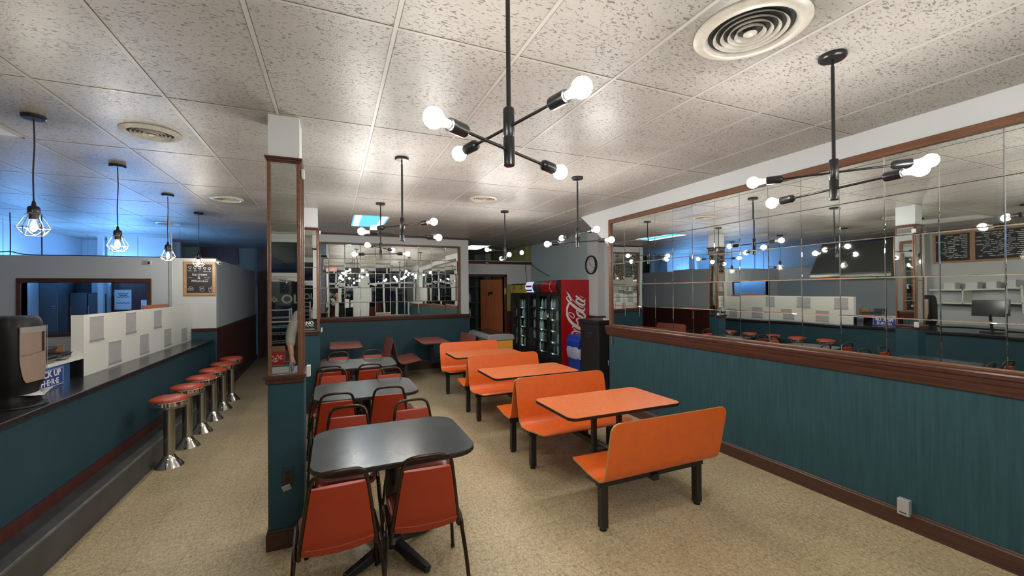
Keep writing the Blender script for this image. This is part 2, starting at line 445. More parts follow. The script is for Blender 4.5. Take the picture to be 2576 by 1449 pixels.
# suspended ceiling grid: main bars run away from the camera, cross bars every four feet
g = MB()
X0, Y0, SX, SY = -1.5603, 1.9554, 0.61, 1.2432
for k in range(-7, 12):
    x = X0 + k*SX
    if -5.1 < x < 4.95: g.box(x-0.010, x+0.010, -3.2, 13.4, CEIL-0.003, CEIL)
for j in range(-4, 10):
    y = Y0 + j*SY
    g.box(-5.1, 4.95, y-0.006, y+0.006, CEIL-0.0025, CEIL)
struct(g.build('trim_1', m_gridbar))
g = MB()
for j in range(-4, 10):
    y = Y0 + j*SY
    g.box(-5.1, 4.95, y-0.010, y-0.006, CEIL-0.0012, CEIL)
for k in range(-7, 12):
    x = X0 + k*SX
    if -5.1 < x < 4.95: g.box(x+0.011, x+0.0135, -3.2, 13.4, CEIL-0.0012, CEIL)
struct(g.build('trim_2', M('tile_shadow_gap', (0.10, 0.09, 0.07), 0.8)))

def rail(name, p0, p1, nrm, z0=1.06, z1=1.2, depth=0.05, mat=None):
    """stepped moulding between two floor points, sticking out along nrm"""
    p0 = Vector((*p0, 0)); p1 = Vector((*p1, 0)); nv = Vector((*nrm, 0))
    h = z1 - z0; d = depth
    prof = [(0, 0), (d*0.30, 0), (d*0.36, h*0.10), (d*0.55, h*0.24), (d*0.60, h*0.36), (d*0.60, h*0.44), (d*0.74, h*0.50), (d*0.82, h*0.62), (d*0.82, h*0.70), (d, h*0.76), (d, h*0.93), (d*0.92, h), (0, h)]
    m = MB(); n = len(prof)
    vs = [p0 + nv*a + Vector((0,0,z0+b)) for a, b in prof] + [p1 + nv*a + Vector((0,0,z0+b)) for a, b in prof]
    m.add(vs, [tuple(range(n)), tuple(range(2*n-1, n-1, -1))] + [(i, (i+1)%n, n+(i+1)%n, n+i) for i in range(n)])
    return struct(m.build(name, mat or m_rail))
def baseb(name, p0, p1, nrm, h=0.13, d=0.018, mat=None):
    p0 = Vector((*p0, 0)); p1 = Vector((*p1, 0)); nv = Vector((*nrm, 0))
    prof = [(0, 0), (d, 0), (d, h*0.84), (d*0.6, h*0.9), (d*0.6, h*0.95), (d*0.25, h), (0, h)]
    m = MB(); n = len(prof)
    vs = [p0 + nv*a + Vector((0,0,b)) for a, b in prof] + [p1 + nv*a + Vector((0,0,b)) for a, b in prof]
    m.add(vs, [tuple(range(n)), tuple(range(2*n-1, n-1, -1))] + [(i, (i+1)%n, n+(i+1)%n, n+i) for i in range(n)])
    return struct(m.build(name, mat or m_base))

# right wall with its slanted upper end
wr = MB().box(RW, RW+0.14, -3.2, 5.13, 0, CEIL)
wr.prism([(5.13, 2.385), (5.90, CEIL), (5.13, CEIL)], lambda u, v, w: (w, u, v), RW, RW+0.14)
struct(wr.build('wall_right', m_white))
wp = MB().box(RW-0.022, RW, -3.2, 5.15, 0, 1.07)
wp.box(RW-0.022, RW+0.14, 5.13, 5.15, 0, 1.07)
struct(wp.build('trim_3', m_teal))
rail('trim_4', (RW-0.022, -3.2), (RW-0.022, 5.165), (-1, 0), 1.06, 1.2, 0.05)
baseb('baseboard_right', (RW-0.022, -3.2), (RW-0.022, 5.155), (-1, 0))
struct(MB().box(RW-0.03, RW+0.14, 5.15, 5.172, 1.06, 1.19).build('trim_5', m_rail))
# hook-like latch under the rail end
tag(MB().box(RW-0.045, RW-0.023, 5.03, 5.05, 0.93, 1.04).build('wall_hook', m_steel, bevel=0.004), 'small grey metal hook under the rail at the end of the teal wall', 'hook')

# mirrored partition at the back of the room
wf = MB().box(-0.42, 2.90, FARY, FARY+0.12, 0, CEIL)
struct(wf.build('wall_back_partition', m_white))
struct(MB().box(-0.42, 2.90, FARY-0.02, FARY, 0, 1.12).box(2.90, 2.915, FARY-0.02, FARY+0.12, 0, 1.12).build('trim_6', m_teal2))
rail('trim_7', (-0.42, FARY-0.02), (2.92, FARY-0.02), (0, -1), 1.11, 1.20, 0.045)
baseb('baseboard_back', (-0.42, FARY-0.02), (2.9, FARY-0.02), (0, -1), 0.14)
struct(MB().box(-0.42, 2.92, FARY-0.03, FARY, 2.915, CEIL).build('trim_8', m_rail))

# low partition behind the counter (does not reach the ceiling), with a pass-through window
LT = 2.295
wx0, wx1, wz0, wz1 = -4.06, -2.653, 1.17, 1.906
wl = MB()
wl.box(-5.1, wx0, LOWY, LOWY+0.12, 0, LT); wl.box(wx1, -2.353, LOWY, LOWY+0.12, 0, LT)
wl.box(wx0, wx1, LOWY, LOWY+0.12, wz1, LT); wl.box(wx0, wx1, LOWY, LOWY+0.12, 0, wz0)
struct(wl.build('wall_left_partition', m_grey))
struct(MB().box(-2.353, -1.757, LOWY-0.01, LOWY+0.12, 0, LT).build('wall_board_panel', m_white))
struct(MB().box(-2.358, -1.747, LOWY-0.02, LOWY-0.01, 0, 1.11).build('trim_9', m_teal2))
rail('trim_10', (-2.353, LOWY-0.01), (-1.738, LOWY-0.01), (0, -1), 1.105, 1.167, 0.03)
wfm = MB()
for a, b, c, d in ((wx0-0.05, wx1+0.055, wz1, wz1+0.062), (wx0-0.05, wx1+0.055, wz0-0.05, wz0), (wx0-0.05, wx0, wz0, wz1), (wx1, wx1+0.055, wz0, wz1)):
    wfm.box(a, b, LOWY-0.018, LOWY+0.13, c, d)
o = struct(wfm.build('window_1', m_rail, bevel=0.004))
# corridor wall beyond the corner
cw = MB().prism([(-1.757, LOWY), (-1.90, 12.75), (-2.0, 12.75), (-1.86, LOWY+0.12)], lambda u, v, w: (u, v, w), 0, LT-0.01)
struct(cw.build('wall_corridor', m_grey))
cw = MB().prism([(-1.740, LOWY-0.02), (-1.885, 12.77), (-1.90, 12.77), (-1.757, LOWY)], lambda u, v, w: (u, v, w), 0, 1.12)
struct(cw.build('trim_11', m_darkwood))
struct(MB().prism([(-1.730, LOWY-0.02), (-1.875, 12.77), (-1.89, 12.77), (-1.74, LOWY)], lambda u, v, w: (u, v, w), 1.12, 1.167).build('trim_12', m_rail))
baseb('baseboard_corridor', (-1.74, LOWY), (-1.88, 12.77), (1, 0), 0.12)
# end of the building
wb = MB().box(-5.2, 5.2, 13.3, 13.42, 0, CEIL)
struct(wb.build('wall_back', m_sage))
struct(MB().box(-3.20, -2.36, 13.2, 13.3, 2.50, CEIL).build('trim_13', m_darkwood))
struct(MB().box(-1.86, -1.70, 12.9, 13.0, 0, CEIL).box(-1.70, -0.75, 12.9, 13.0, 2.12, CEIL).build('wall_corridor_end', m_rail))
dr = MB().box(-1.68, -0.8, 12.93, 12.97, 0.01, 2.1)
o = struct(dr.build('door_1', M('navy_door', (0.018, 0.028, 0.045), 0.4)))
df = MB().box(-1.56, -1.50, 12.86, 12.93, 0, CEIL-0.12).box(-1.56, -0.9, 12.86, 12.93, 2.75, 2.80)
struct(df.build('trim_14', m_white))
struct(MB().box(-2.6, -2.0, 12.74, 12.78, 2.0, 2.1).build('trim_15', m_grey))
# back room, lit blue
struct(MB().box(-5.2, -5.1, 4.5, 13.3, 0, CEIL).build('wall_left', m_bluegrey))
struct(MB().box(-5.1, -3.35, 12.2, 12.3, 0, CEIL).build('wall_back_room', m_bluegrey))
# kitchen side wall (left of the picture, seen in the mirror)
kw = MB().box(-4.62, -4.5, -3.2, 5.1, 0, CEIL).box(-4.62, -4.5, 5.1, LOWY, 0, LT)
struct(kw.build('wall_kitchen', m_white))
struct(MB().box(-4.5, -4.485, 4.95, LOWY, 0.9, 1.95).build('trim_16', m_tilegrey))
struct(MB().box(-4.5, -4.25, 4.72, 5.02, 0, CEIL).build('pillar_3', m_white))
# recess at the right behind the mirror wall
struct(MB().box(4.95, 5.1, 7.07, 10.2, 0, CEIL).build('wall_cooler_side', m_mint))
struct(MB().box(4.935, 5.16, 7.06, 7.42, 0, CEIL).build('pillar_4', m_white))
struct(MB().box(5.10, 5.22, 5.2, 7.07, 0, CEIL).box(RW+0.14, 5.2, 5.05, 5.13, 0, CEIL).build('wall_recess', m_white))
struct(MB().box(4.92, 4.935, 7.05, 7.42, 0, 1.15).box(4.92, 5.1, 7.045, 7.06, 0, 1.15).box(5.085, 5.10, 5.2, 7.045, 0, 1.15).build('trim_17', m_darkwood))
rail('trim_18', (4.92, 7.42), (4.92, 7.045), (-1, 0), 1.15, 1.2, 0.02)
rail('trim_19', (4.90, 7.045), (5.1, 7.045), (0, -1), 1.15, 1.2, 0.02)
# back wall with the store room doorway
dx0, dx1, dz = 3.05, 4.16, 2.10
bw = MB().box(2.90, dx0, 10.2, 10.32, 0, 2.43).box(dx1, 4.95, 10.2, 10.32, 0, 2.43).box(dx0, dx1, 10.2, 10.32, dz, 2.43)
struct(bw.build('wall_storeroom', m_white))
struct(MB().box(2.90, 5.0, 10.14, 10.36, 2.43, 2.50).build('trim_20', m_rail, bevel=0.004))
struct(MB().box(2.90, 5.0, 10.13, 10.37, 2.50, 2.512).build('trim_21', m_white))
fr = MB().box(dx1, dx1+0.07, 10.17, 10.34, 0, dz+0.06).box(dx0-0.07, dx0, 10.17, 10.34, 0, dz+0.06).box(dx0-0.07, dx1+0.07, 10.17, 10.34, dz, dz+0.06)
struct(fr.build('door_2', m_rail, bevel=0.003))
struct(MB().box(dx1+0.07, 4.95, 10.185, 10.2, 0, 1.14).build('trim_22', m_darkwood))
struct(MB().box(dx1+0.07, 4.95, 10.175, 10.2, 1.14, 1.19).build('trim_23', m_rail))
struct(MB().box(4.20, 4.34, 10.19, 10.2, 1.19, 1.9).build('trim_24', m_olive))
# what shows over the beam, deeper in the building
struct(MB().box(4.86, 5.2, 10.32, 13.3, 0, CEIL).build('wall_right_rear', m_olive))
struct(MB().box(5.35-0.75, 4.80, 12.9, 13.1, 0, CEIL).build('pillar_5', m_mint))
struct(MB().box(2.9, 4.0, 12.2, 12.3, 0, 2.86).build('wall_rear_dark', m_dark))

# pillars between the aisles
def pillar(name, x0, y0, zt=2.66, trims=(30,)):
    x1, y1 = x0 + 0.19, y0 + 0.24
    struct(MB().box(x0, x1, y0, y1, 0, CEIL).build(name, m_white))
    w = MB().box(x0-0.008, x1+0.020, y0-0.012, y1+0.01, 0, 1.125)
    w.box(x0+0.008, x0+0.012, y0-0.0135, y0-0.012, 0.13, 1.125).box(x1-0.012, x1-0.006, y0-0.0135, y0-0.012, 0.13, 1.125)
    t = trims[0]
    struct(w.build('trim_%d' % t, m_teal2))
    k = MB()
    for z, d in ((1.118, 0.016), (1.126, 0.022), (1.138, 0.018), (1.150, 0.030), (1.162, 0.034)):
        k.box(x0-0.008-d*0.6, x1+0.012+d*0.6, y0-0.012-d, y1+0.01+d*0.4, z, z+0.012)
    struct(k.build('trim_%d' % (t+1), m_rail, bevel=0.002))
    b = MB().box(x0-0.022, x1+0.034, y0-0.026, y1+0.02, 0, 0.112).box(x0-0.016, x1+0.028, y0-0.020, y1+0.015, 0.112, 0.132)
    struct(b.build('baseboard_%s' % name, m_base, bevel=0.003))
    k = MB()
    for z, d in ((2.622, 0.006), (2.634, 0.014), (2.648, 0.020)):
        k.box(x0-d, x1+d, y0-d-0.004, y1+d, z, z+0.013)
    struct(k.build('trim_%d' % (t+2), m_rail, bevel=0.002))
    return x1, y1
pillar('pillar_1', -0.402, 3.23, trims=(30,))
pillar('pillar_2', -0.395, 6.62, trims=(34,))

# ================================================================ MIRRORS
def mirror_tiles(org, du, dv, nrm, nu, nv, su, sv, yaw=0.0, jit=0.0022, seed=1, bev=0.010, dep=0.0035, last_u=None):
    """bevelled mirror tiles; nrm points into the room"""
    rnd = random.Random(seed)
    org = Vector(org); du = Vector(du); dv = Vector(dv); nrm = Vector(nrm); m = MB()
    for i in range(nu):
        wv = su
        for j in range(nv):
            a = rnd.uniform(-jit, jit) + yaw; b = rnd.uniform(-jit, jit)
            c = org + du*(i+0.5)*su + dv*(j+0.5)*sv
            def P(u, v, lift):
                return c + du*u + dv*v + nrm*(lift + 0.006 + u*a + v*b)
            hu, hv = su/2-0.0008, sv/2-0.0008
            o = [P(-hu,-hv,-dep), P(hu,-hv,-dep), P(hu,hv,-dep), P(-hu,hv,-dep)]
            q = [P(-hu+bev,-hv+bev,0), P(hu-bev,-hv+bev,0), P(hu-bev,hv-bev,0), P(-hu+bev,hv-bev,0)]
            m.add(o+q, [(4,5,6,7),(0,1,5,4),(1,2,6,5),(2,3,7,6),(3,0,4,7)])
    return m
def mirror_thing(name, label, parts):
    pass
# right wall mirror
t = thing('wall_mirror', 'long tiled wall mirror above the teal wainscot with brown wood frame', 'mirror')
T1 = 0.3022
ylow = 1.144 - 4*T1
NU = 17
mt = mirror_tiles((RW, ylow, 1.206), (0,1,0), (0,0,1), (-1,0,0), NU, 5, T1, 0.3014, yaw=0.0, jit=0.0016, seed=4, bev=0.004, dep=0.0012)
mt.build('mirror_tiles', m_mirror, t, recalc=False)
MB().box(RW-0.004, RW-0.0005, ylow, ylow+NU*T1, 1.2, 2.713).build('backing', M('mirror_joint', (0.16, 0.14, 0.10), 0.4, metal=0.5), t)
f = MB().box(RW-0.03, RW, ylow-0.05, 5.118, 2.713, 2.772)
f.box(RW-0.03, RW, ylow+NU*T1-0.012, 5.118, 1.2, 2.713).box(RW-0.03, RW, ylow-0.05, ylow, 1.2, 2.713)
f.box(RW-0.026, RW, ylow-0.05, 5.118, 1.198, 1.222)
f.build('frame', m_frame, t, bevel=0.006)
# far mirror
t = thing('wall_mirror', 'tiled wall mirror on the back partition reflecting the shopfront', 'mirror')
TW = 0.3030
mt = mirror_tiles((2.644-9*TW, FARY, 1.21), (1,0,0), (0,0,1), (0,-1,0), 9, 5, TW, 0.3032, yaw=0.0, jit=0.006, seed=11, bev=0.007)
mt2 = mirror_tiles((2.644-9*TW-0.155, FARY, 1.21), (1,0,0), (0,0,1), (0,-1,0), 1, 5, 0.155, 0.3032, jit=0.01, seed=5, bev=0.008)
mt.add(mt2.v, mt2.f)
mt.build('mirror_tiles', m_mirror, t, recalc=False)
MB().box(-0.245, 2.65, FARY-0.002, FARY+0.001, 1.2, 2.73).build('backing', m_steel, t)
f = MB().box(-0.30, 2.70, FARY-0.03, FARY, 2.726, 2.760).box(2.644, 2.70, FARY-0.03, FARY, 1.2, 2.73).box(-0.30, -0.24, FARY-0.03, FARY, 1.2, 2.73)
f.box(-0.30, 2.72, FARY-0.04, FARY, 1.195, 1.215)
f.build('frame', m_frame, t, bevel=0.006)
# pillar mirrors
def pillar_mirror(x0, y0, label, seed, lab2):
    t = thing('pillar_mirror', label, 'mirror', (0,0,0))
    tiles = MB()
    zs = [1.178, 1.535, 1.84, 2.145, 2.45, 2.618] if seed < 20 else [1.178, 1.48, 1.79, 2.09, 2.40, 2.618]
    rnd = random.Random(seed)
    for a, b in zip(zs[:-1], zs[1:]):
        q = mirror_tiles((x0+0.014, y0, a), (1,0,0), (0,0,1), (0,-1,0), 1, 1, 0.162, b-a, jit=0.001, seed=rnd.randint(0, 99), bev=0.003, dep=0.0012)
        tiles.add(q.v, q.f)
    tiles.build('mirror_tiles', m_mirror, t, recalc=False)
    f = MB().box(x0-0.006, x0+0.016, y0-0.014, y0+0.004, 1.17, 2.622).box(x0+0.174, x0+0.196, y0-0.014, y0+0.004, 1.17, 2.622)
    f.build('frame', m_frame, t, bevel=0.004)
    t2 = thing('pillar_mirror', lab2, 'mirror', (0,0,0))
    mirror_tiles((x0+0.19, y0+0.014, 1.178), (0,1,0), (0,0,1), (1,0,0), 1, 4, 0.21, 0.36, jit=0.001, seed=seed+1, bev=0.003, dep=0.0012).build('mirror_tiles', m_mirror, t2, recalc=False)
    f = MB().box(x0+0.188, x0+0.204, y0+0.004, y0+0.018, 1.17, 2.622).box(x0+0.188, x0+0.204, y0+0.222, y0+0.238, 1.17, 2.622)
    f.build('frame', m_frame, t2, bevel=0.004)
    return t
pillar_mirror(-0.402, 3.23, 'narrow mirror on the front pillar facing the entrance, reflecting an arm', 3, 'narrow mirror strip on the booth side of the front pillar')
pillar_mirror(-0.395, 6.62, 'narrow mirror on the rear pillar above the black NO sign', 23, 'narrow mirror strip on the booth side of the rear pillar')
for i, (x, y, z, w, h, lb) in enumerate([(-0.196, 3.212, 2.56, 0.02, 0.06, 'white edge chip at the top right of the front pillar trim'),
                        (-0.170, 3.190, 1.19, 0.025, 0.075, 'white plastic guard at the end of the front pillar ledge'),
                        (-0.182, 6.60, 2.60, 0.02, 0.05, 'white corner chip at the top of the rear pillar trim'),
                        (-0.165, 6.58, 1.19, 0.02, 0.06, 'white plastic guard at the end of the rear pillar ledge')]):
    tag(MB().box(x-0.004, x+w-0.004, y, y+0.05, z-h/2, z+h/2).build('corner_guard', m_white, bevel=0.003), lb, 'corner guard')
# sign on rear pillar mirror
t = thing('warning_sign', 'black NO sign stuck low on the rear pillar mirror', 'sign', (0,0,0))
MB().box(-0.392, -0.262, 6.600, 6.604, 1.19, 1.325).build('board', m_signdark, t)
text('lettering', 'NO', 0.062, (-0.312, 6.599, 1.292), RX, m_signwhite, t, bold=0.0015)
text('lettering', 'OUTSIDE', 0.024, (-0.312, 6.599, 1.252), RX, m_signwhite, t)
text('lettering', 'FOOD OR DRINK', 0.020, (-0.328, 6.599, 1.205), RX, m_signwhite, t)
ring = [(-0.372+0.020*math.cos(a*PI/10), 6.5992, 1.285+0.020*math.sin(a*PI/10)) for a in range(20)]
MB().tube(ring, 0.0022, 5, closed=True).tube([(-0.384, 6.5992, 1.298), (-0.360, 6.5992, 1.272)], 0.002, 5).build('emblem', m_signwhite, t)

# outlets
t = thing('electrical_outlet', 'dark brown outlet plate on the front teal pillar with a grey flap hanging', 'outlet', (0,0,0))
MB().box(-0.325, -0.262, 3.208, 3.217, 0.43, 0.535).build('cover_plate', m_brownplate, t, bevel=0.002)
MB().box(-0.305, -0.280, 3.205, 3.209, 0.49, 0.52).box(-0.305, -0.280, 3.205, 3.209, 0.445, 0.475).build('socket', m_dark, t)
Tm = Matrix.Translation((-0.305, 3.196, 0.43)) @ Euler((R(28), R(-14), 0)).to_matrix().to_4x4()
MB().box(-0.026, 0.026, -0.002, 0.002, -0.075, 0.0, T=Tm).build('flap', m_plate, t)
t = thing('electrical_outlet', 'light grey outlet box low on the teal wall over the baseboard', 'outlet', (0,0,0))
MB().box(RW-0.065, RW-0.022, 1.605, 1.675, 0.10, 0.215).build('cover_box', m_plate, t, bevel=0.005)
MB().box(RW-0.0665, RW-0.065, 1.62, 1.66, 0.118, 0.124).build('slot', m_dark, t)

# ================================================================ CEILING FITTINGS
def diffuser(x, y, r, label, group=None):
    t = thing('ceiling_vent', label, 'air vent', (x, y, CEIL))
    pr = [(r, 0.0), (r, -0.007), (r*0.93, -0.017), (r*0.82, -0.023), (r*0.78, -0.019), (r*0.74, -0.006), (r*0.735, 0.0)]
    MB().lathe([(a, b) for a, b in pr], n=48, cap=False).build('rim', m_ventw, t, smooth=True)
    MB().lathe([(0.0001, -0.0015), (r*0.80, -0.0015)], n=40, cap=False).build('duct_opening', m_ventd, t)
    for i, k in enumerate((0.60, 0.47, 0.345, 0.225)):
        MB().lathe([(r*(k-0.01), -0.003), (r*(k+0.035), -0.015-0.002*i), (r*(k+0.045), -0.016-0.002*i), (r*(k+0.012), -0.004)], n=44, cap=False).build('ring', m_ventw, t, smooth=True)
    MB().lathe([(0.0001, -0.026), (r*0.08, -0.025), (r*0.12, -0.019), (r*0.06, -0.010), (0.0001, -0.008)], n=24).build('center_cap', m_ventw, t, smooth=True)
    return t
diffuser(VENTS[0][0], VENTS[0][1], 0.245, 'large round cream air diffuser in the ceiling with dirty black gap rings')
for (x, y), lb in zip(VENTS[1:], ('round ceiling diffuser over the stool aisle with sooty streaks beside the front pendants',
                                  'round ceiling diffuser in the dining area between the two chandelier rows',
                                  'round ceiling diffuser over the aisle beside the rear pendants',
                                  'round ceiling diffuser above the blue lit partition')):
    diffuser(x, y, 0.185, lb)

def troffer(x0, x1, y0, y1, lens, label, tubes=None):
    t = thing('ceiling_light_panel', label, 'ceiling light', ((x0+x1)/2, (y0+y1)/2, CEIL))
    a, b = (x1-x0)/2-0.014, (y1-y0)/2-0.014
    f = MB().box(-a, a, -b, -b+0.02, -0.007, 0).box(-a, a, b-0.02, b, -0.007, 0).box(-a, -a+0.02, -b, b, -0.007, 0).box(a-0.02, a, -b, b, -0.007, 0)
    f.build('frame', m_gridbar, t)
    MB().box(-a+0.02, a-0.02, -b+0.02, b-0.02, -0.004, -0.001).build('lens', lens, t)
    if tubes:
        for sx in (-1, 1):
            MB().box(sx*a*0.68-0.045, sx*a*0.68+0.045, -b*0.93, b*0.93, -0.0055, -0.004).build('tube_glow', tubes, t)
    return t
cx = lambda k: X0 + k*SX
cy = lambda j: Y0 + j*SY
troffer(cx(3), cx(4), cy(4), cy(5), m_blueem, 'bright blue ceiling light panel before the back partition', m_bluetube)
troffer(cx(8), cx(9), cy(7)-0.2, cy(8)-0.2, m_white2em, 'pale mint ceiling light panel behind the back partition')
troffer(cx(-2), cx(-1), cy(1), cy(2), m_trofoff, 'unlit white ceiling light panel beside the first pendant')
tag(MB().box(3.15, 3.30, 11.7, 11.85, CEIL-0.05, CEIL).build('smoke_detector', m_white, bevel=0.01), 'small white smoke detector below the mint light panel', 'detector')
t = thing('exit_sign', 'small white unlit box sign near the ceiling over the back mirror', 'sign', (1.99, 8.75, CEIL))
MB().box(-0.09, 0.09, -0.03, 0.03, -0.10, 0).build('housing', m_white, t, bevel=0.006)
MB().box(-0.14, 0.14, -0.02, 0.08, -0.115, -0.10).build('base_plate', m_base, t, bevel=0.003)

# blue fluorescent fixtures standing on / behind the low partition
def shoplight(x, y, z, L, label, rz=0):
    t = thing('fluorescent_fixture', label, 'light fixture', (x, y, z), rz)
    MB().box(-L/2, L/2, -0.06, 0.06, -0.05, 0).build('housing', m_white, t, bevel=0.004)
    for s in (-1, 1):
        MB().tube([(-L/2+0.02, s*0.035, 0.022), (L/2-0.02, s*0.035, 0.022)], 0.014, 10).build('tube', m_bluelamp, t, smooth=True)
    for s in (-1, 1):
        MB().tube([(s*L*0.4, 0, 0), (s*L*0.4, 0, CEIL-z)], 0.003, 5).build('hanger_chain', m_steel, t)
    for s in (-1, 1):
        MB().box(s*(L/2-0.01)-0.01, s*(L/2-0.01)+0.01, -0.06, 0.06, 0, 0.05).build('end_cap', m_white, t)
    return t
shoplight(-3.15, 9.7, 2.14, 1.2, 'open twin tube blue light lying behind the low partition')
shoplight(-4.2, 11.2, 2.16, 1.0, 'open twin tube blue light further back in the store room', R(0))
shoplight(-4.75, 9.6, 2.05, 1.2, 'open twin tube blue light along the blue side wall', R(90))
# cables over the partition top
for pts, lb in (([(-4.45, LOWY+0.04, LT+0.02), (-4.2, LOWY+0.05, LT+0.05), (-4.0, LOWY+0.04, LT+0.012), (-3.3, LOWY+0.05, LT+0.014), (-2.8, LOWY+0.03, LT+0.010), (-1.8, LOWY+0.05, LT+0.012)], 'black cable running loosely along the top of the low partition'),
                ([(-4.38, 8.55, CEIL), (-4.381, 8.56, 2.6), (-4.379, 8.55, 2.2)], 'thin dark hanger wire falling from the ceiling behind the first pendant'),
                ([(-4.06, 8.6, CEIL), (-4.061, 8.6, 2.6), (-4.059, 8.6, 2.2)], 'thin dark hanger wire beside the first pendant cage'),
                ([(4.78, 10.1, 2.5), (4.6, 9.8, 2.3), (4.6, 9.7, 1.96)], 'thin black cord dropping from the beam to the yellow cooler'),
                ([(4.82, 10.1, 2.5), (4.88, 9.6, 2.25), (4.92, 9.1, 2.08)], 'thin black cord slanting from the beam along the pale blue wall')):
    tag(MB().tube(smooth_path(pts), 0.007, 6).build('cable', m_blkplastic, smooth=True), lb, 'cable')
cl = MB().box(-4.75, -4.50, LOWY+0.0, LOWY+0.1, LT, LT+0.05).box(-4.45, -4.38, LOWY, LOWY+0.08, LT, LT+0.06)
tag(cl.build('junction_box', m_brownplate, bevel=0.006), 'brown and white clutter box on top of the low partition', 'junction box')
# conduit and devices on the partition
tag(MB().tube([(-2.365, LOWY-0.012, 1.0), (-2.365, LOWY-0.012, LT)], 0.010, 8).tube([(-2.340, LOWY-0.018, 1.0), (-2.340, LOWY-0.018, LT+0.3), (-2.38, LOWY-0.01, CEIL)], 0.008, 8).build('conduit', m_grey, smooth=True), 'grey pipe conduit up the partition beside the ice cream board', 'conduit')
t = thing('motion_sensor', 'small white motion sensor above the pass-through window', 'sensor', (0,0,0))
MB().box(-2.648, -2.590, LOWY-0.05, LOWY, 2.179, 2.246).build('housing', m_white, t, bevel=0.008)
MB().box(-2.630, -2.602, LOWY-0.055, LOWY-0.05, 2.19, 2.23).build('lens', m_dark, t)
def seccam(x, y, z, rz, label):
    t = thing('security_camera', label, 'security camera', (x, y, z), rz)
    MB().tube([(0,0,0), (0,-0.05,-0.01)], 0.012, 8).build('mount', m_white, t, smooth=True)
    MB().lathe([(0.0001, 0), (0.022, 0.002), (0.026, 0.03), (0.026, 0.085), (0.018, 0.09), (0.0001, 0.088)], (0,-0.04,-0.01), (0.5,-0.7,-0.25), 16).build('body', m_white, t, smooth=True)
    MB().sphere((0.047, -0.107, -0.035), 0.014).build('lens', m_dark, t, smooth=True)
seccam(-1.735, LOWY-0.01, 2.25, 0, 'small white security camera on the partition corner beside the board')
seccam(3.66, 10.14, 2.46, -0.6, 'small white security camera on the dark beam over the doorway')

# ================================================================ CHANDELIERS
def chandelier(x, y, a_up, a_lo, label):
    t = thing('chandelier', label, 'chandelier', (x, y, CEIL))
    MB().lathe([(0.0001, -0.024), (0.055, -0.024), (0.062, -0.018), (0.062, 0.0)], n=28).build('canopy', m_lampblk, t, smooth=True)
    MB().tube([(0,0,-0.02), (0,0,-0.06)], 0.0065, 10).tube([(0,0,-0.06), (0,0,-0.56)], 0.0085, 12).build('rod', m_lampblk, t, smooth=True)
    MB().lathe([(0.0001, -0.545), (0.019, -0.545), (0.021, -0.549), (0.021, -0.648), (0.0195, -0.65), (0.0195, -0.652), (0.021, -0.654), (0.021, -0.754), (0.018, -0.757), (0.0001, -0.757)], n=20).build('hub', m_lampblk, t, smooth=True)
    for ang, z in ((a_up, -0.613), (a_lo, -0.698)):
        for s in (0, PI):
            d = Vector((math.cos(ang+s), math.sin(ang+s), 0)); o = Vector((0,0,z))
            arm = MB().tube([o, o + d*0.235], 0.0058, 10).build('arm', m_lampblk, t, smooth=True)
            MB().lathe([(0.0001, 0.222), (0.010, 0.222), (0.020, 0.230), (0.022, 0.236), (0.022, 0.300), (0.018, 0.302), (0.0001, 0.302)], o, d, 18).build('socket', m_lampblk, arm, smooth=True)
            MB().lathe([(0.0001, 0.300), (0.0135, 0.300), (0.0145, 0.318), (0.0175, 0.330), (0.0205, 0.341)], o, d, 18).build('bulb_collar', m_collar, arm, smooth=True)
            MB().sphere(o + d*0.365, 0.0315, 22, 14).build('bulb', m_bulb, arm, smooth=True)
    return t
A = math.atan2
L0 = chandelier(0.595, 1.40, A(-0.749, 0.181), A(0.371, 0.662), 'black four bulb chandelier hanging closest, its rod cut by the top of the picture')
specs = [(2.40, 1.32, A(-0.563, 0.394), A(0.726, 0.08), 'black four bulb chandelier with round canopy by the long wall mirror, beside the large vent'),
         (0.578, 3.85, A(-0.566, 0.44), A(0.18, 0.725), 'black four bulb chandelier over the middle black tables'),
         (2.42, 3.82, R(-92), A(-0.594, 0.449), 'black four bulb chandelier over the booths, beside the mirror end'),
         (0.60, 5.93, A(0.66, 0.425), A(-0.274, 0.651), 'black four bulb chandelier before the back mirror'),
         (2.41, 5.86, R(21.5), R(77), 'black four bulb chandelier before the brown open door'),
         (0.59, -1.1, 0.4, -0.9, 'black four bulb chandelier inside the entrance, seen in the mirrors'),
         (2.40, -1.1, 1.2, 2.4, 'black four bulb chandelier at the shop window, seen in the mirrors'),]
for s in specs: chandelier(*s)

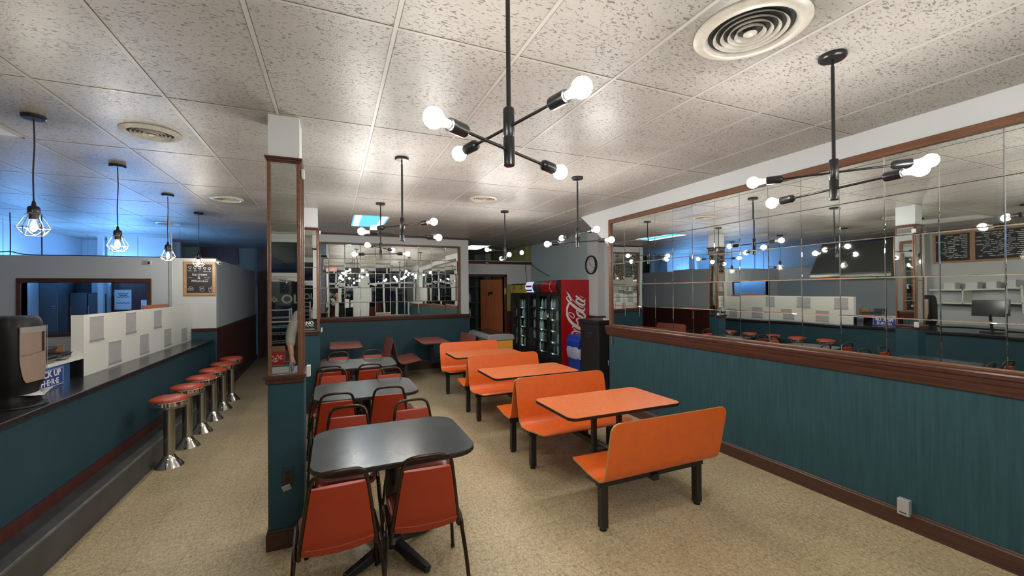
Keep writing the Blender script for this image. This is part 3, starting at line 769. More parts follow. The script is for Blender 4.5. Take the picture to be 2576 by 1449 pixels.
# ================================================================ PENDANTS
def pendant(x, y, label, bend=False):
    t = thing('pendant_lamp', label, 'pendant lamp', (x, y, CEIL), random.uniform(0, 1), 'cage pendants over the counter stools')
    MB().lathe([(0.0001, -0.024), (0.055, -0.024), (0.062, -0.018), (0.062, 0.0)], n=28).build('canopy', m_lampblk, t, smooth=True)
    MB().tube(smooth_path([(0,0,-0.02), (0.003,0.002,-0.2), (-0.003,0,-0.4), (0,0,-0.585)]), 0.0042, 8).build('cord', m_lampblk, t, smooth=True)
    MB().lathe([(0.004, -0.575), (0.009, -0.585), (0.013, -0.612), (0.026, -0.618), (0.031, -0.630), (0.031, -0.662), (0.028, -0.668), (0.024, -0.672), (0.024, -0.705), (0.0001, -0.705)], n=20).build('socket', m_lampblk, t, smooth=True)
    cage = MB(); n = 6
    top = [(0.034*math.cos(2*PI*k/n), 0.034*math.sin(2*PI*k/n), -0.665) for k in range(n)]
    mid = [(0.080*math.cos(2*PI*k/n), 0.080*math.sin(2*PI*k/n), -0.762) for k in range(n)]
    bot = [(0.050*math.cos(2*PI*(k+0.5)/n), 0.050*math.sin(2*PI*(k+0.5)/n), -0.812) for k in range(n)]
    for k in range(n):
        j = (k+1) % n
        for a, b in ((top[k], mid[k]), (mid[k], mid[j]), (mid[k], bot[k]), (mid[j], bot[k]), (bot[k], bot[j]), (top[k], top[j])):
            cage.tube([a, b], 0.0020, 6)
    cage.build('cage', M('cage_wire', (0.30, 0.27, 0.22), 0.25, metal=0.8), t, smooth=True)
    gb = MB().lathe([(0.0115, -0.700), (0.014, -0.712), (0.026, -0.735), (0.031, -0.758), (0.027, -0.780), (0.014, -0.795), (0.0001, -0.799)], n=20).build('bulb', m_glassbulb, t, smooth=True)
    fil = MB()
    for k in range(5):
        a = 2*PI*k/5
        fil.tube([(0.006*math.cos(a), 0.006*math.sin(a), -0.722), (0.015*math.cos(a), 0.015*math.sin(a), -0.758), (0.006*math.cos(a), 0.006*math.sin(a), -0.780)], 0.0042, 6)
    fil.build('filament', m_edison, gb, smooth=True)
    return t
for y, lb in ((3.857, 'diamond wire cage pendant with clear bulb, first of the row, above the dispenser'),
              (5.048, 'diamond wire cage pendant above the white counter panel, second of the row'),
              (6.337, 'diamond wire cage pendant over the middle stools, third of the row'),
              (7.608, 'diamond wire cage pendant hanging before the ice cream board'),
              (2.62, 'added unseen diamond wire cage pendant over the register, nearer the entrance than the dispenser'), (1.38, 'added unseen diamond wire cage pendant over the entrance end of the counter')):  # last two pendants are added out of view to light the counter side
    pendant(-1.86, y, lb)

# ================================================================ BLACK TABLES
def black_table(x, y, rz, label):
    t = thing('dining_table', label, 'table', (x, y, 0), rz, 'black tables between the stack chairs')
    MB().prism(rrect(-0.485, 0.485, -0.40, 0.40, 0.16, 8), XY(0), 0.715, 0.744).build('edge_band', m_edge, t, bevel=0.004)
    MB().prism(rrect(-0.482, 0.482, -0.397, 0.397, 0.158, 8), XY(0), 0.744, 0.7465).build('tabletop', m_btable, t)
    MB().tube([(0,0,0.09), (0,0,0.69)], 0.045, 20).box(-0.17, 0.17, -0.17, 0.17, 0.700, 0.715).box(-0.05, 0.05, -0.25, 0.25, 0.685, 0.702).build('column', m_black, t, smooth=True)
    MB().lathe([(0.0001, 0.05), (0.07, 0.055), (0.075, 0.085), (0.055, 0.12), (0.0001, 0.125)], n=20).build('base_hub', m_black, t, smooth=True)
    for k in range(4):
        a = R(30 + 90*k); d = Vector((math.cos(a), math.sin(a), 0)); p = Vector((-d.y, d.x, 0))
        m = MB(); N = 6; vs = []
        for i in range(N+1):
            s = 0.04 + 0.31*i/N; zt = 0.105 - 0.065*i/N; w = 0.036 - 0.010*i/N; zb = 0.055 - 0.043*min(1, i/(N*0.6))
            vs += [d*s + p*w + Vector((0,0,zb)), d*s - p*w + Vector((0,0,zb)), d*s - p*w*0.75 + Vector((0,0,zt)), d*s + p*w*0.75 + Vector((0,0,zt))]
        fs = [(0,1,2,3), (4*N+3, 4*N+2, 4*N+1, 4*N)]
        for i in range(N):
            b = 4*i
            fs += [(b, b+4, b+5, b+1), (b+1, b+5, b+6, b+2), (b+2, b+6, b+7, b+3), (b+3, b+7, b+4, b)]
        m.add(vs, fs); m.tube([d*0.335, d*0.335 + Vector((0,0,0.012))], 0.02, 12)
        m.build('foot', m_black, t, bevel=0.006)
    return t
bt = black_table(0.355, 2.875, 0.0, 'black slate table with rounded corners next to the front pillar, cross base visible')
dup(bt, (0.305, 4.53, 0), R(1), 'black slate table in the middle of the row of three')
dup(bt, (0.315, 6.15, 0), R(-0.5), 'black slate table closest to the salmon wall booths')

# ================================================================ STACK CHAIRS
def stack_chair(label):
    t = thing('stack_chair', label, 'chair', (0,0,0), 0, 'orange vinyl stack chairs at the black tables')
    # sitter faces +y, the back is at -y
    hoop = [(-0.186, -0.165, 0.385), (-0.180, -0.185, 0.45), (-0.160, -0.215, 0.60), (-0.140, -0.240, 0.74), (-0.132, -0.250, 0.785),
            (-0.120, -0.256, 0.812), (-0.098, -0.260, 0.828), (-0.06, -0.262, 0.835), (0.0, -0.264, 0.837)]
    full = smooth_path(hoop + [(-x, y, z) for x, y, z in reversed(hoop[:-1])], 4)
    MB().tube(full, 0.0115, 10).build('back_frame', m_tube, t, smooth=True)
    # back pad: tapered vinyl panel rolling under at the bottom
    prof = [(-0.170, 0.405, 0.172), (-0.186, 0.435, 0.174), (-0.198, 0.50, 0.166), (-0.212, 0.58, 0.155), (-0.226, 0.66, 0.144), (-0.238, 0.73, 0.134), (-0.244, 0.762, 0.128)]
    m = MB(); nx = 10; n = len(prof)
    for side, off in ((0, 0.010), (1, -0.014)):
        for (yy, zz, hw) in prof:
            for i in range(nx+1):
                u = -1 + 2*i/nx
                bul = (1-u*u)*(0.006 if side == 0 else 0.012)
                sag = -(1-u*u)*0.016 if zz < 0.42 else 0
                m.v.append((u*hw, yy + off + (bul if side == 0 else -bul*0.5), zz + sag))
    S = n*(nx+1)
    for j in range(n-1):
        for i in range(nx):
            a = j*(nx+1)+i
            m.f.append((a, a+1, a+nx+2, a+nx+1)); m.mi.append(0)
            m.f.append((S+a+nx+1, S+a+nx+2, S+a+1, S+a)); m.mi.append(0)
        a = j*(nx+1); b = a+nx
        m.f += [(a, a+nx+1, S+a+nx+1, S+a), (b+nx+1, b, S+b, S+b+nx+1)]; m.mi += [0, 0]
    for i in range(nx):
        m.f += [(i+1, i, S+i, S+i+1)]; m.mi += [0]
        a = (n-1)*(nx+1)+i
        m.f += [(a, a+1, S+a+1, S+a)]; m.mi += [0]
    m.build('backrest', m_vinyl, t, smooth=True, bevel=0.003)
    MB().tube(smooth_path([(-0.171, -0.217, 0.452), (-0.09, -0.226, 0.446), (0, -0.229, 0.444), (0.09, -0.226, 0.446), (0.171, -0.217, 0.452)], 3), 0.003, 6).build('backrest_welt', m_vinyl, t, smooth=True)
    # seat
    out = []
    for (px, py) in rrect(-0.195, 0.195, -0.19, 0.215, 0.09, 6):
        k = 1 - 0.10*(0.215-py)/0.405
        out.append((px*k, py))
    m = MB(); rings = [(1.0, 0.408), (1.03, 0.420), (1.03, 0.436), (0.98, 0.449), (0.86, 0.457), (0.6, 0.462), (0.25, 0.463)]
    nn = len(out)
    for s, z in rings: m.v += [(x*s, 0.012+(y-0.012)*s, z) for x, y in out]
    for j in range(len(rings)-1):
        for i in range(nn):
            m.f.append((j*nn+i, j*nn+(i+1)%nn, (j+1)*nn+(i+1)%nn, (j+1)*nn+i)); m.mi.append(0)
    m.f.append(tuple(reversed(range(nn)))); m.mi.append(0)
    m.f.append(tuple(range((len(rings)-1)*nn, len(rings)*nn))); m.mi.append(0)
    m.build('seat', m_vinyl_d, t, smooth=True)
    MB().prism(rrect(-0.17, 0.17, -0.16, 0.19, 0.07, 5), XY(0), 0.395, 0.409).build('seat_pan', m_edge, t)
    # side frames: each side an inverted U, two legs
    for sx in (-1, 1):
        for sy in (-1, 1):
            top = 0.415
            pts = [(sx*0.205, 0.0, top), (sx*0.206, sy*0.10, top), (sx*0.207, sy*0.135, top-0.008), (sx*0.209, sy*0.158, top-0.035), (sx*0.212, sy*0.168, top-0.08), (sx*0.226, sy*0.205, 0.20), (sx*0.240, sy*0.240, 0.012)]
            lg = MB().tube(smooth_path(pts, 4), 0.0115, 10).build('leg', m_tube, t, smooth=True)
            MB().tube([(sx*0.2395, sy*0.239, 0.020), (sx*0.241, sy*0.2415, 0.0)], 0.0135, 10).build('foot_cap', m_edge, lg, smooth=True)
    MB().tube([(-0.205, 0.08, 0.405), (0.205, 0.08, 0.405)], 0.009, 8).tube([(-0.205, -0.10, 0.405), (0.205, -0.10, 0.405)], 0.009, 8).tube([(-0.19, -0.165, 0.392), (-0.205, -0.05, 0.405)], 0.009, 8).tube([(0.19, -0.165, 0.392), (0.205, -0.05, 0.405)], 0.009, 8).build('cross_bar', m_tube, t, smooth=True)
    return t
chs = [(0.012, 2.525, 2, 'first', 'pillar side, back fully visible'), (0.482, 2.535, -3, 'first', 'booth side, back fully visible'),
       (0.085, 3.245, 176, 'first', 'pillar side, tucked in opposite'), (0.600, 3.235, 182, 'first', 'booth side, tucked in opposite'),
       (0.015, 4.255, 2, 'middle', 'pillar side, its back towards the entrance'), (0.490, 4.32, -3, 'middle', 'booth side, its back towards the entrance'),
       (-0.010, 5.00, 178, 'middle', 'pillar side, beyond the tabletop'), (0.610, 4.80, 183, 'middle', 'booth side, beyond the tabletop'),
       (-0.055, 5.74, 2, 'rear', 'pillar side, its back towards the entrance'), (0.415, 5.69, 0, 'rear', 'booth side, its back towards the entrance'),
       (0.065, 6.46, 180, 'rear', 'pillar side, facing the entrance'), (0.540, 6.47, 178, 'rear', 'booth side, facing the entrance')]
names = {'first': 'the black table by the pillar', 'middle': 'the middle black table', 'rear': 'the rearmost black table'}
ch0 = None
for x, y, a, tb, wh in chs:
    lb = 'orange stack chair at %s, %s' % (names[tb], wh)
    if ch0 is None:
        ch0 = stack_chair(lb); ch0.location = (x, y, 0); ch0.rotation_euler = (0, 0, R(a))
    else: dup(ch0, (x, y, 0), R(a), lb)

# ================================================================ BOOTH SETS
def booth(label, mseat, mtop, medge, L=0.535, tx=0.565, ty=0.33, group=None):
    t = thing('booth_set', label, 'booth', (0,0,0), 0, group)
    prof0 = [(0.262, 0.408), (0.272, 0.418), (0.30, 0.425), (0.36, 0.421), (0.45, 0.405), (0.54, 0.390), (0.605, 0.385), (0.655, 0.392), (0.692, 0.412), (0.715, 0.445), (0.728, 0.49), (0.745, 0.57), (0.765, 0.67), (0.784, 0.76), (0.795, 0.815), (0.799, 0.835)]
    P = smooth_path([(d, 0, z) for d, z in prof0], 3)
    P = [(p.x, p.z) for p in P]
    S = [0]
    for a, b in zip(P[:-1], P[1:]): S.append(S[-1] + math.hypot(b[0]-a[0], b[1]-a[1]))
    tot = S[-1]; rc = 0.065; hw = []
    for s in S:
        e = min(s, tot-s)
        hw.append(L - (rc - math.sqrt(max(0, rc*rc - (rc-e)**2)) if e < rc else 0))
    for sgn in (-1, 1):
        def nrm(i):
            a = P[max(i-1,0)]; b = P[min(i+1,len(P)-1)]
            dx, dz = b[0]-a[0], b[1]-a[1]; q = math.hypot(dx, dz); return (-dz/q, dx/q)
        N = len(P)
        def shell(th0, th1, ins=0.0):
            m = MB(); vs = []
            for th in (th0, th1):
                for i, (d, z) in enumerate(P):
                    nx, nz = nrm(i); w = hw[i]-ins
                    for sx in (-1, 1): vs.append((sx*w, sgn*(d + nx*th), z + nz*th))
            fs = []
            for i in range(N-1):
                a = 2*i; b = 2*N + 2*i
                fs += [(a, a+1, a+3, a+2), (b+2, b+3, b+1, b), (a, a+2, b+2, b), (a+3, a+1, b+1, b+3)]
            fs += [(1, 0, 2*N, 2*N+1), (2*N-2, 2*N-1, 4*N-1, 4*N-2)]
            return m.add(vs, fs)
        st = shell(-0.0060, 0.0060).build('seat_shell', mseat, t, smooth=True)
        shell(-0.0056, 0.0056, -0.0022).build('plywood_edge', medge, st)
        # legs, rails
        yl = sgn*0.575
        MB().box(-0.50, 0.50, yl-0.026, yl+0.026, 0.318, 0.378).box(-0.56, -0.36, yl-0.06, yl+0.06, 0.378, 0.383).box(0.36, 0.56, yl-0.06, yl+0.06, 0.378, 0.383).build('seat_rail', m_black, t, bevel=0.003)
        for sx in (-1, 1):
            lg = MB().box(sx*0.455-0.028, sx*0.455+0.028, yl-0.028, yl+0.028, 0.02, 0.372).build('leg', m_black, t, bevel=0.004)
            MB().lathe([(0.0001, 0.0), (0.026, 0.0), (0.028, 0.008), (0.022, 0.022), (0.0001, 0.024)], (sx*0.455, yl, 0), n=16).build('foot_glide', m_edge, lg, smooth=True)
    MB().box(-0.028, 0.028, -0.62, 0.62, 0.288, 0.340).build('beam', m_black, t, bevel=0.004)
    for sx in (-1, 1):
        MB().box(sx*0.135-0.02, sx*0.135+0.02, -0.02, 0.02, 0.30, 0.70).build('post', m_black, t, bevel=0.003)
    br = MB().box(-0.16, 0.16, -0.03, 0.03, 0.30, 0.33).prism([(-0.42, 0.716), (-0.42, 0.700), (-0.15, 0.665), (0.15, 0.665), (0.42, 0.700), (0.42, 0.716)], lambda u, v, w: (u, w, v), -0.025, 0.025)
    br.build('table_bracket', m_black, t, bevel=0.002)
    tb = MB().prism(rrect(-tx, tx, -ty, ty, 0.07, 6), XY(0), 0.716, 0.741).build('tabletop', m_edge, t, bevel=0.003)
    MB().prism(rrect(-tx+0.003, tx-0.003, -ty+0.003, ty-0.003, 0.068, 6), XY(0), 0.741, 0.7432).build('laminate', mtop, tb)
    return t
b0 = booth('orange booth set with two benches and table, closest to the camera', m_orange, m_orange_t, m_ply, group='orange booths beside the mirror wall')
b0.location = (2.235, 3.085, 0)
dup(b0, (2.225, 4.695, 0), 0, 'orange booth set in the middle of the three, table before the cooler')
dup(b0, (2.22, 6.305, 0), 0, 'orange booth set rearmost of the three, beside the chest freezer')
# the far bench of the last module is single, salmon booths run along the partition
p0 = booth('salmon booth set along the back partition behind the rear pillar and black tables', m_pink, m_pink, M('dark_ply_edge', (0.07, 0.04, 0.03), 0.5), L=0.52, tx=0.56, ty=0.275, group='salmon booths under the back mirror')
p0.location = (0.205, 8.42, 0); p0.rotation_euler = (0, 0, R(90))
dup(p0, (1.815, 8.42, 0), R(90), 'salmon booth set under the right part of the back mirror beside the freezer')

# ================================================================ COUNTER, STEP, STOOLS
t = thing('service_counter', 'long black topped counter with teal front along the stools', 'counter', (-2.13, 3.4, 0))
MB().box(-0.50, 0.285, -4.4, 4.735, 0.0, 0.943).build('body', m_teal2, t)
MB().box(-0.60, 0.346, -4.42, 4.735, 0.943, 0.985).build('countertop', m_counter, t, bevel=0.006)
MB().box(0.285, 0.297, -4.4, 4.735, 0.236, 0.325).build('kick_strip', m_darkwood, t)
t = thing('foot_step', 'dark grey rubber covered foot step along the base of the counter', 'step', (-1.78, 3.4, 0))
MB().box(-0.063, 0.13, -4.4, 4.70, 0.0, 0.235).build('riser', m_step, t, bevel=0.01)
MB().box(0.116, 0.1335, -4.4, 4.70, 0.218, 0.2385).build('nosing', M('worn_nosing', (0.12, 0.12, 0.12), 0.35, var=0.3), t, bevel=0.005)

def stool(label):
    t = thing('counter_stool', label, 'stool', (0,0,0), 0, 'chrome counter stools with orange tops')
    MB().lathe([(0.120, 0.0), (0.121, 0.004), (0.112, 0.018), (0.090, 0.045), (0.066, 0.078), (0.052, 0.105), (0.048, 0.118)], n=36).build('base_bell', m_chrome, t, smooth=True)
    MB().lathe([(0.047, 0.10), (0.047, 0.585)], n=28).build('column', m_steel, t, smooth=True)
    MB().lathe([(0.049, 0.575), (0.120, 0.585), (0.140, 0.592), (0.146, 0.598), (0.146, 0.618)], n=40).build('swivel_ring', m_steel, t, smooth=True)
    pr = [(0.180, 0.614)]
    m = MB(); n = 72; vs = []; fs = []
    levels = [(0.152, 0.616), (0.160, 0.622), (0.160, 0.657), (0.154, 0.664), (0.146, 0.666)]
    for r, z in levels:
        for k in range(n):
            a = 2*PI*k/n; q = r + (0.0020*(1 if k % 2 else -1) if 0.158 < r else 0)
            vs.append((q*math.cos(a), q*math.sin(a), z))
    for i in range(len(levels)-1):
        for k in range(n): fs.append((i*n+k, i*n+(k+1)%n, (i+1)*n+(k+1)%n, (i+1)*n+k))
    fs.append(tuple(reversed(range(n)))); m.add(vs, fs)
    m.build('chrome_band', m_chrome, t)
    MB().lathe([(0.150, 0.657), (0.158, 0.670), (0.154, 0.685), (0.128, 0.697), (0.08, 0.703), (0.0001, 0.705)], n=40).build('seat_cushion', M('stool_vinyl', (0.50, 0.062, 0.022), 0.35), t, smooth=True)
    return t
sl = ['round orange topped chrome stool at the entrance end of the row, whole column in view',
      'round orange topped chrome stool, second from the entrance end of the row',
      'round orange topped chrome stool, third from the entrance end of the row',
      'round orange topped chrome stool, third from the corridor end of the row',
      'round orange topped chrome stool, second from the corridor end of the row',
      'round orange topped chrome stool at the corridor end of the row']
s0 = None
for i, y in enumerate((5.215, 5.78, 6.32, 6.865, 7.42, 7.975)):
    if s0 is None: s0 = stool(sl[0]); s0.location = (-1.525, y, 0)
    else: dup(s0, (-1.525, y, 0), i*0.7, sl[i])

# things on the counter
CT = 0.985
t = thing('counter_screen', 'white upright panel standing on the counter behind the stools', 'screen', (0,0,0))
MB().box(-2.100, -2.088, 5.015, 8.12, CT, 1.545).build('front_board', m_cream, t, bevel=0.002)
MB().box(-2.177, -2.100, 5.015, 5.027, CT, 1.545).build('return_board', m_cream, t, bevel=0.002)
m_trimgrey = M('holder_grey', (0.34, 0.35, 0.35), 0.4)
sq = [(5.30, 5.56, 1.265, 1.511, 'upper row, beside the open end'), (6.06, 6.32, 1.27, 1.514, 'upper row, middle one'), (6.86, 7.12, 1.27, 1.508, 'upper row, towards the corridor'),
      (5.665, 5.94, 0.985, 1.225, 'lower row, first from the dispenser'), (6.43, 6.69, 0.985, 1.226, 'lower row, second from the dispenser'), (7.21, 7.48, 0.99, 1.23, 'lower row, third from the dispenser'), (7.93, 8.19, 0.985, 1.187, 'lower row, in the wall corner')]
for a, b, c, d, lb in [(q[0]*0.9645, q[1]*0.9645, q[2]*0.9645+0.0616, q[3]*0.9645+0.0616, q[4]) for q in sq]:
    t = thing('paper_holder', 'grey paper sheet on the white counter panel, ' + lb, 'paper holder', (-2.088, (a+b)/2, c), 0, 'paper holders on the white panel')
    h = d-c; w = (b-a)/2
    MB().box(0, 0.003, -w, w, 0, h).build('sheet', m_note, t)
    MB().box(0.003, 0.006, -w-0.006, w+0.006, 0.0, 0.022).box(0.003, 0.005, -w, w, h-0.006, h).build('holder_rim', m_trimgrey, t)
t = thing('counter_shelf', 'white raised shelf over the black counter next to the tall dispenser', 'shelf', (0,0,0))
MB().box(-2.52, -2.09, 4.10, 5.015, 1.148, 1.169).build('board', m_cream, t, bevel=0.002)
MB().box(-2.52, -2.42, 4.10, 5.0, CT, 1.148).box(-2.177, -2.09, 4.997, 5.014, CT, 1.148).build('support', m_blkplastic, t)
t = thing('pickup_sign', 'blue PICK UP HERE sign hanging under the white shelf', 'sign', (0,0,0))
MB().box(-2.083, -2.077, 4.31, 4.678, 0.990, 1.140).build('board', m_blue_sign, t)
MB().box(-2.077, -2.0755, 4.317, 4.671, 1.130, 1.133).box(-2.077, -2.0755, 4.317, 4.671, 0.997, 1.000).box(-2.077, -2.0755, 4.317, 4.320, 0.997, 1.133).box(-2.077, -2.0755, 4.668, 4.671, 0.997, 1.133).build('border_line', m_signwhite, t)
text('lettering', 'PICK UP', 0.070, (-2.0755, 4.495, 1.097), RMX, m_signwhite, t, bold=0.002, sx=1.12)
text('lettering', 'H·E·R·E', 0.064, (-2.0755, 4.495, 1.032), RMX, m_signwhite, t, bold=0.002, sx=1.15)
# napkin tower
t = thing('napkin_dispenser', 'tall black napkin tower with clear window on the counter', 'dispenser', (-2.005, 3.89, CT), R(-4))
pr = []
body = [(x, y) for x, y in arc(0, 0, 1, -90, 90, 14)]
shell = [(-0.15, -0.135), (-0.14, -0.148)] + [(0.06 + 0.085*math.copysign(abs(c)**0.7, c), 0.15*math.copysign(abs(s)**0.7, s)) for c, s in body] + [(-0.14, 0.148), (-0.15, 0.135)]
m = MB(); rows = [(0.90, 0.0), (0.93, 0.02), (0.86, 0.06), (0.84, 0.10), (0.97, 0.15), (1.0, 0.20), (1.0, 0.46), (0.97, 0.52), (0.93, 0.565), (0.85, 0.595), (0.70, 0.606)]
nn = len(shell)
for s, z in rows: m.v += [(x*s, y*s, z) for x, y in shell]
for j in range(len(rows)-1):
    for i in range(nn): m.f.append((j*nn+i, j*nn+(i+1)%nn, (j+1)*nn+(i+1)%nn, (j+1)*nn+i)); m.mi.append(0)
m.f += [tuple(reversed(range(nn))), tuple(range((len(rows)-1)*nn, len(rows)*nn))]; m.mi += [0, 0]
m.build('body', M('napkin_tower_black', (0.008, 0.008, 0.009), 0.45, spec=0.25), t, smooth=True)
def onshell(a, z, off):
    c, q = math.cos(R(a)), math.sin(R(a))
    return (0.06 + (0.085+off)*abs(c)**0.7, (0.15+off)*math.copysign(abs(q)**0.7, q), z)
def patch(a0, a1, z0, z1, off, nA=12, nZ=6, rb=1.0):
    m = MB()
    for j in range(nZ+1):
        z = z0 + (z1-z0)*j/nZ
        k = rb + (1-rb)*min(1, (j/nZ)*2.5)**0.5
        for i in range(nA+1):
            m.v.append(onshell(((a0+a1)/2) + (a1-a0)/2*k*(-1+2*i/nA), z, off))
    for j in range(nZ):
        for i in range(nA):
            a = j*(nA+1)+i; m.f.append((a, a+1, a+nA+2, a+nA+1)); m.mi.append(0)
    return m
patch(-44, 40, 0.165, 0.535, 0.0035, nZ=14, rb=0.55).build('napkin_stack', m_napkin, t, smooth=True, recalc=False)
patch(-42, 38, 0.495, 0.53, 0.006).build('window_band', m_plate, t, smooth=True, recalc=False)
patch(10, 22, 0.36, 0.50, 0.0045).build('empty_slot', m_dark, t, smooth=True, recalc=False)
MB().tube([onshell(a, 0.355 + 0.008*math.sin(a*0.05), 0.0045) for a in range(-40, 28, 6)], 0.0012, 5).build('stack_gap', m_dark, t)
patch(-46, 42, 0.160, 0.538, 0.010, nZ=14, rb=0.60).build('window', GLASS('dispenser_window', (0.93, 0.93, 0.93), mix=0.05, rrough=0.08), t, smooth=True, recalc=False)
MB().add([(0.10, -0.10, 0.090), (0.10, 0.10, 0.090), (0.175, 0.02, 0.062), (0.185, 0.09, 0.105), (0.165, -0.06, 0.075)], [(0, 4, 2, 1), (2, 3, 1)]).build('napkin', m_paper, t)
MB().prism([(-0.14, -0.14)] + [(0.07+0.12*c, 0.14*s) for c, s in body] + [(-0.14, 0.14)], XY(0), 0.0, 0.014).build('drip_tray', m_blkplastic, t, bevel=0.004)
# clear food boxes on the shelf
def clam(x, y, z, label):
    t = thing('food_container', label, 'container', (x, y, z), 0, 'clear plastic containers on the white shelf')
    MB().add([(-0.055,-0.06,0), (0.055,-0.06,0), (0.055,0.06,0), (-0.055,0.06,0), (-0.07,-0.075,0.055), (0.07,-0.075,0.055), (0.07,0.075,0.055), (-0.07,0.075,0.055)], [(0,3,2,1), (0,1,5,4), (1,2,6,5), (2,3,7,6), (3,0,4,7)]).build('tray', m_clear, t)
    MB().box(-0.076, 0.076, -0.081, 0.081, 0.055, 0.060).box(-0.055, 0.055, -0.06, 0.06, 0.060, 0.072).build('lid', m_clear, t, bevel=0.003)
    return t
for k in range(2):
    clam(-2.19, 4.62, 1.169 + k*0.072, ('clear plastic food box on the white shelf, dispenser side, ' + ('underneath', 'on top')[k]))
clam(-2.19, 4.83, 1.169, 'clear plastic food box on the white shelf against the panel end')
clam(-2.37, 4.75, 1.169, 'clear plastic food box at the back of the white shelf')
tag(MB().box(-2.34, -2.32, 4.85, 5.0, 1.169, 1.31).box(-2.32, -2.21, 4.98, 4.99, 1.169, 1.29).build('cardboard_piece', m_card), 'brown cardboard piece standing on the shelf behind the clear boxes', 'cardboard')
t = thing('payment_terminal', 'black tablet register on the counter near the entrance, seen in the mirror', 'register', (-2.10, 3.10, CT), R(0))
MB().box(-0.14, 0.0, -0.12, 0.12, 0, 0.02).tube([(-0.08, 0, 0.02), (-0.04, 0, 0.30)], 0.018, 10).build('stand', m_blkplastic, t, bevel=0.004)
MB().box(-0.02, 0.0, -0.22, 0.22, 0.27, 0.53, T=Matrix.Translation((0,0,0)) @ Matrix.Rotation(R(-8), 4, 'Y')).build('screen', m_screen, t, bevel=0.006)
tag(MB().box(-2.37, -2.35, 7.1, 8.0, CT, 1.575).build('wood_board', m_doorwood), 'brown board edge rising behind the far end of the white panel', 'board')

# chalkboard
t = thing('chalkboard', 'pine framed Ice Cream and Milkshakes chalkboard on the white partition panel', 'chalkboard', (0,0,0))
bx0, bx1, bz0, bz1 = -2.187, -1.766, 1.697, 2.240
YB = LOWY-0.012
MB().box(bx0+0.03, bx1-0.03, YB-0.008, YB-0.0005, bz0+0.03, bz1-0.03).build('slate', m_chalk, t)
MB().box(bx0, bx1, YB-0.022, YB, bz1-0.042, bz1).box(bx0, bx1, YB-0.022, YB, bz0, bz0+0.042).box(bx0, bx0+0.040, YB-0.022, YB, bz0+0.042, bz1-0.042).box(bx1-0.040, bx1, YB-0.022, YB, bz0+0.042, bz1-0.042).build('frame', m_pine, t, bevel=0.003)
yl = YB-0.009; xm = (bx0+bx1)/2
text('lettering', 'Ice cream', 0.050, (xm, yl, 2.034), RX, m_chalkw, t, bold=0.0006)
text('lettering', '&', 0.060, (xm-0.01, yl, 1.983), RX, m_chalkw, t)
text('lettering', 'Milkshakes', 0.050, (xm, yl, 1.929), RX, m_chalkw, t)
dw = MB()
def fn(u, v, w): return (u*0.9645, yl-w, v*0.9645+0.0616)
OX = -2.267
for i in range(5):
    x = OX+0.085+i*0.067; z = 2.165 - (0.004*i)
    dw.ribbon([(x+0.019*math.cos(a*0.42), z+0.014*math.sin(a*0.42)) for a in range(16)], 0.006, fn)
    dw.ribbon([(x-0.012, z-0.012), (x, z-0.040), (x+0.012, z-0.012)], 0.004, fn)
for (x, z, r) in ((-2.19, 1.80, 0.022), (-2.155, 1.80, 0.020), (-2.17, 1.828, 0.020), (-2.018, 1.79, 0.030)):
    dw.ribbon([(x+r*math.cos(a*0.42), z+r*0.8*math.sin(a*0.42)) for a in range(16)], 0.005, fn)
dw.ribbon([(-2.05, 1.835), (-2.0, 1.842), (-1.99, 1.81), (-2.04, 1.80), (-2.05, 1.835)], 0.004, fn)
dw.ribbon([(-1.925, 1.82), (-1.918, 1.755), (-1.893, 1.755), (-1.886, 1.82), (-1.925, 1.82)], 0.005, fn)
dw.ribbon([(-1.905, 1.80), (-1.885, 1.845), (-1.875, 1.85)], 0.005, fn)
for z, x0_, x1_ in ((2.105, -2.21, -2.16), (2.105, -2.13, -2.09), (2.10, -2.00, -1.94), (2.098, -1.925, -1.89), (1.99, -2.21, -2.15), (2.00, -1.99, -1.96), (1.99, -1.95, -1.91), (1.965, -1.98, -1.93)):
    dw.ribbon([(x0_ + (x1_-x0_)*k/6, z + 0.004*math.sin(k*2.1)) for k in range(7)], 0.005, fn)
dw.build('chalk_drawing', m_chalkw, t)

# ================================================================ BACK ROOM (through the pass-through window)
m_ss = M('dull_steel_door', (0.10, 0.115, 0.13), 0.45, metal=0.3, var=0.08)
t = thing('walk_in_cooler', 'large grey steel cooler wall behind the pass-through window', 'cooler', (-4.86, 10.7, 0))
MB().box(-0.235, 0.03, 0, 0.7, 0, 2.28).build('body', m_ss, t, bevel=0.01)
MB().box(-0.06, 0.01, -0.012, 0, 1.50, 1.512).box(-0.06, 0.01, -0.012, 0, 1.465, 1.477).build('vent_slot', m_steel, t)
t = thing('upright_fridge', 'blue grey upright fridge beside the steel cooler in the back room', 'fridge', (-4.69, 11.42, 0))
MB().box(-0.13, 0.12, -0.35, 0.25, 0.0, 1.76).build('body', m_ss, t, bevel=0.01)
MB().box(-0.12, -0.10, -0.37, -0.35, 1.0, 1.5).build('handle', m_steel, t)
t = thing('upright_fridge', 'darker upright fridge next to the white column in the back room', 'fridge', (-4.455, 11.08, 0))
MB().box(-0.10, 0.08, 0, 0.3, 0.0, 1.74).build('body', m_ss, t, bevel=0.01)
MB().box(-0.09, -0.07, -0.02, 0, 1.0, 1.5).build('handle', m_steel, t)
tag(MB().box(-4.78, -4.62, 11.15, 11.4, 1.762, 1.98).build('storage_box', m_blkplastic, bevel=0.01), 'black box standing on top of the back room fridge', 'box')
struct(MB().box(-4.37, -4.29, 11.0, 11.08, 0, CEIL).build('pillar_6', m_white))
struct(MB().box(-4.37, -3.30, 11.40, 11.5, 0, CEIL).build('wall_back_room_door', m_bluegrey))
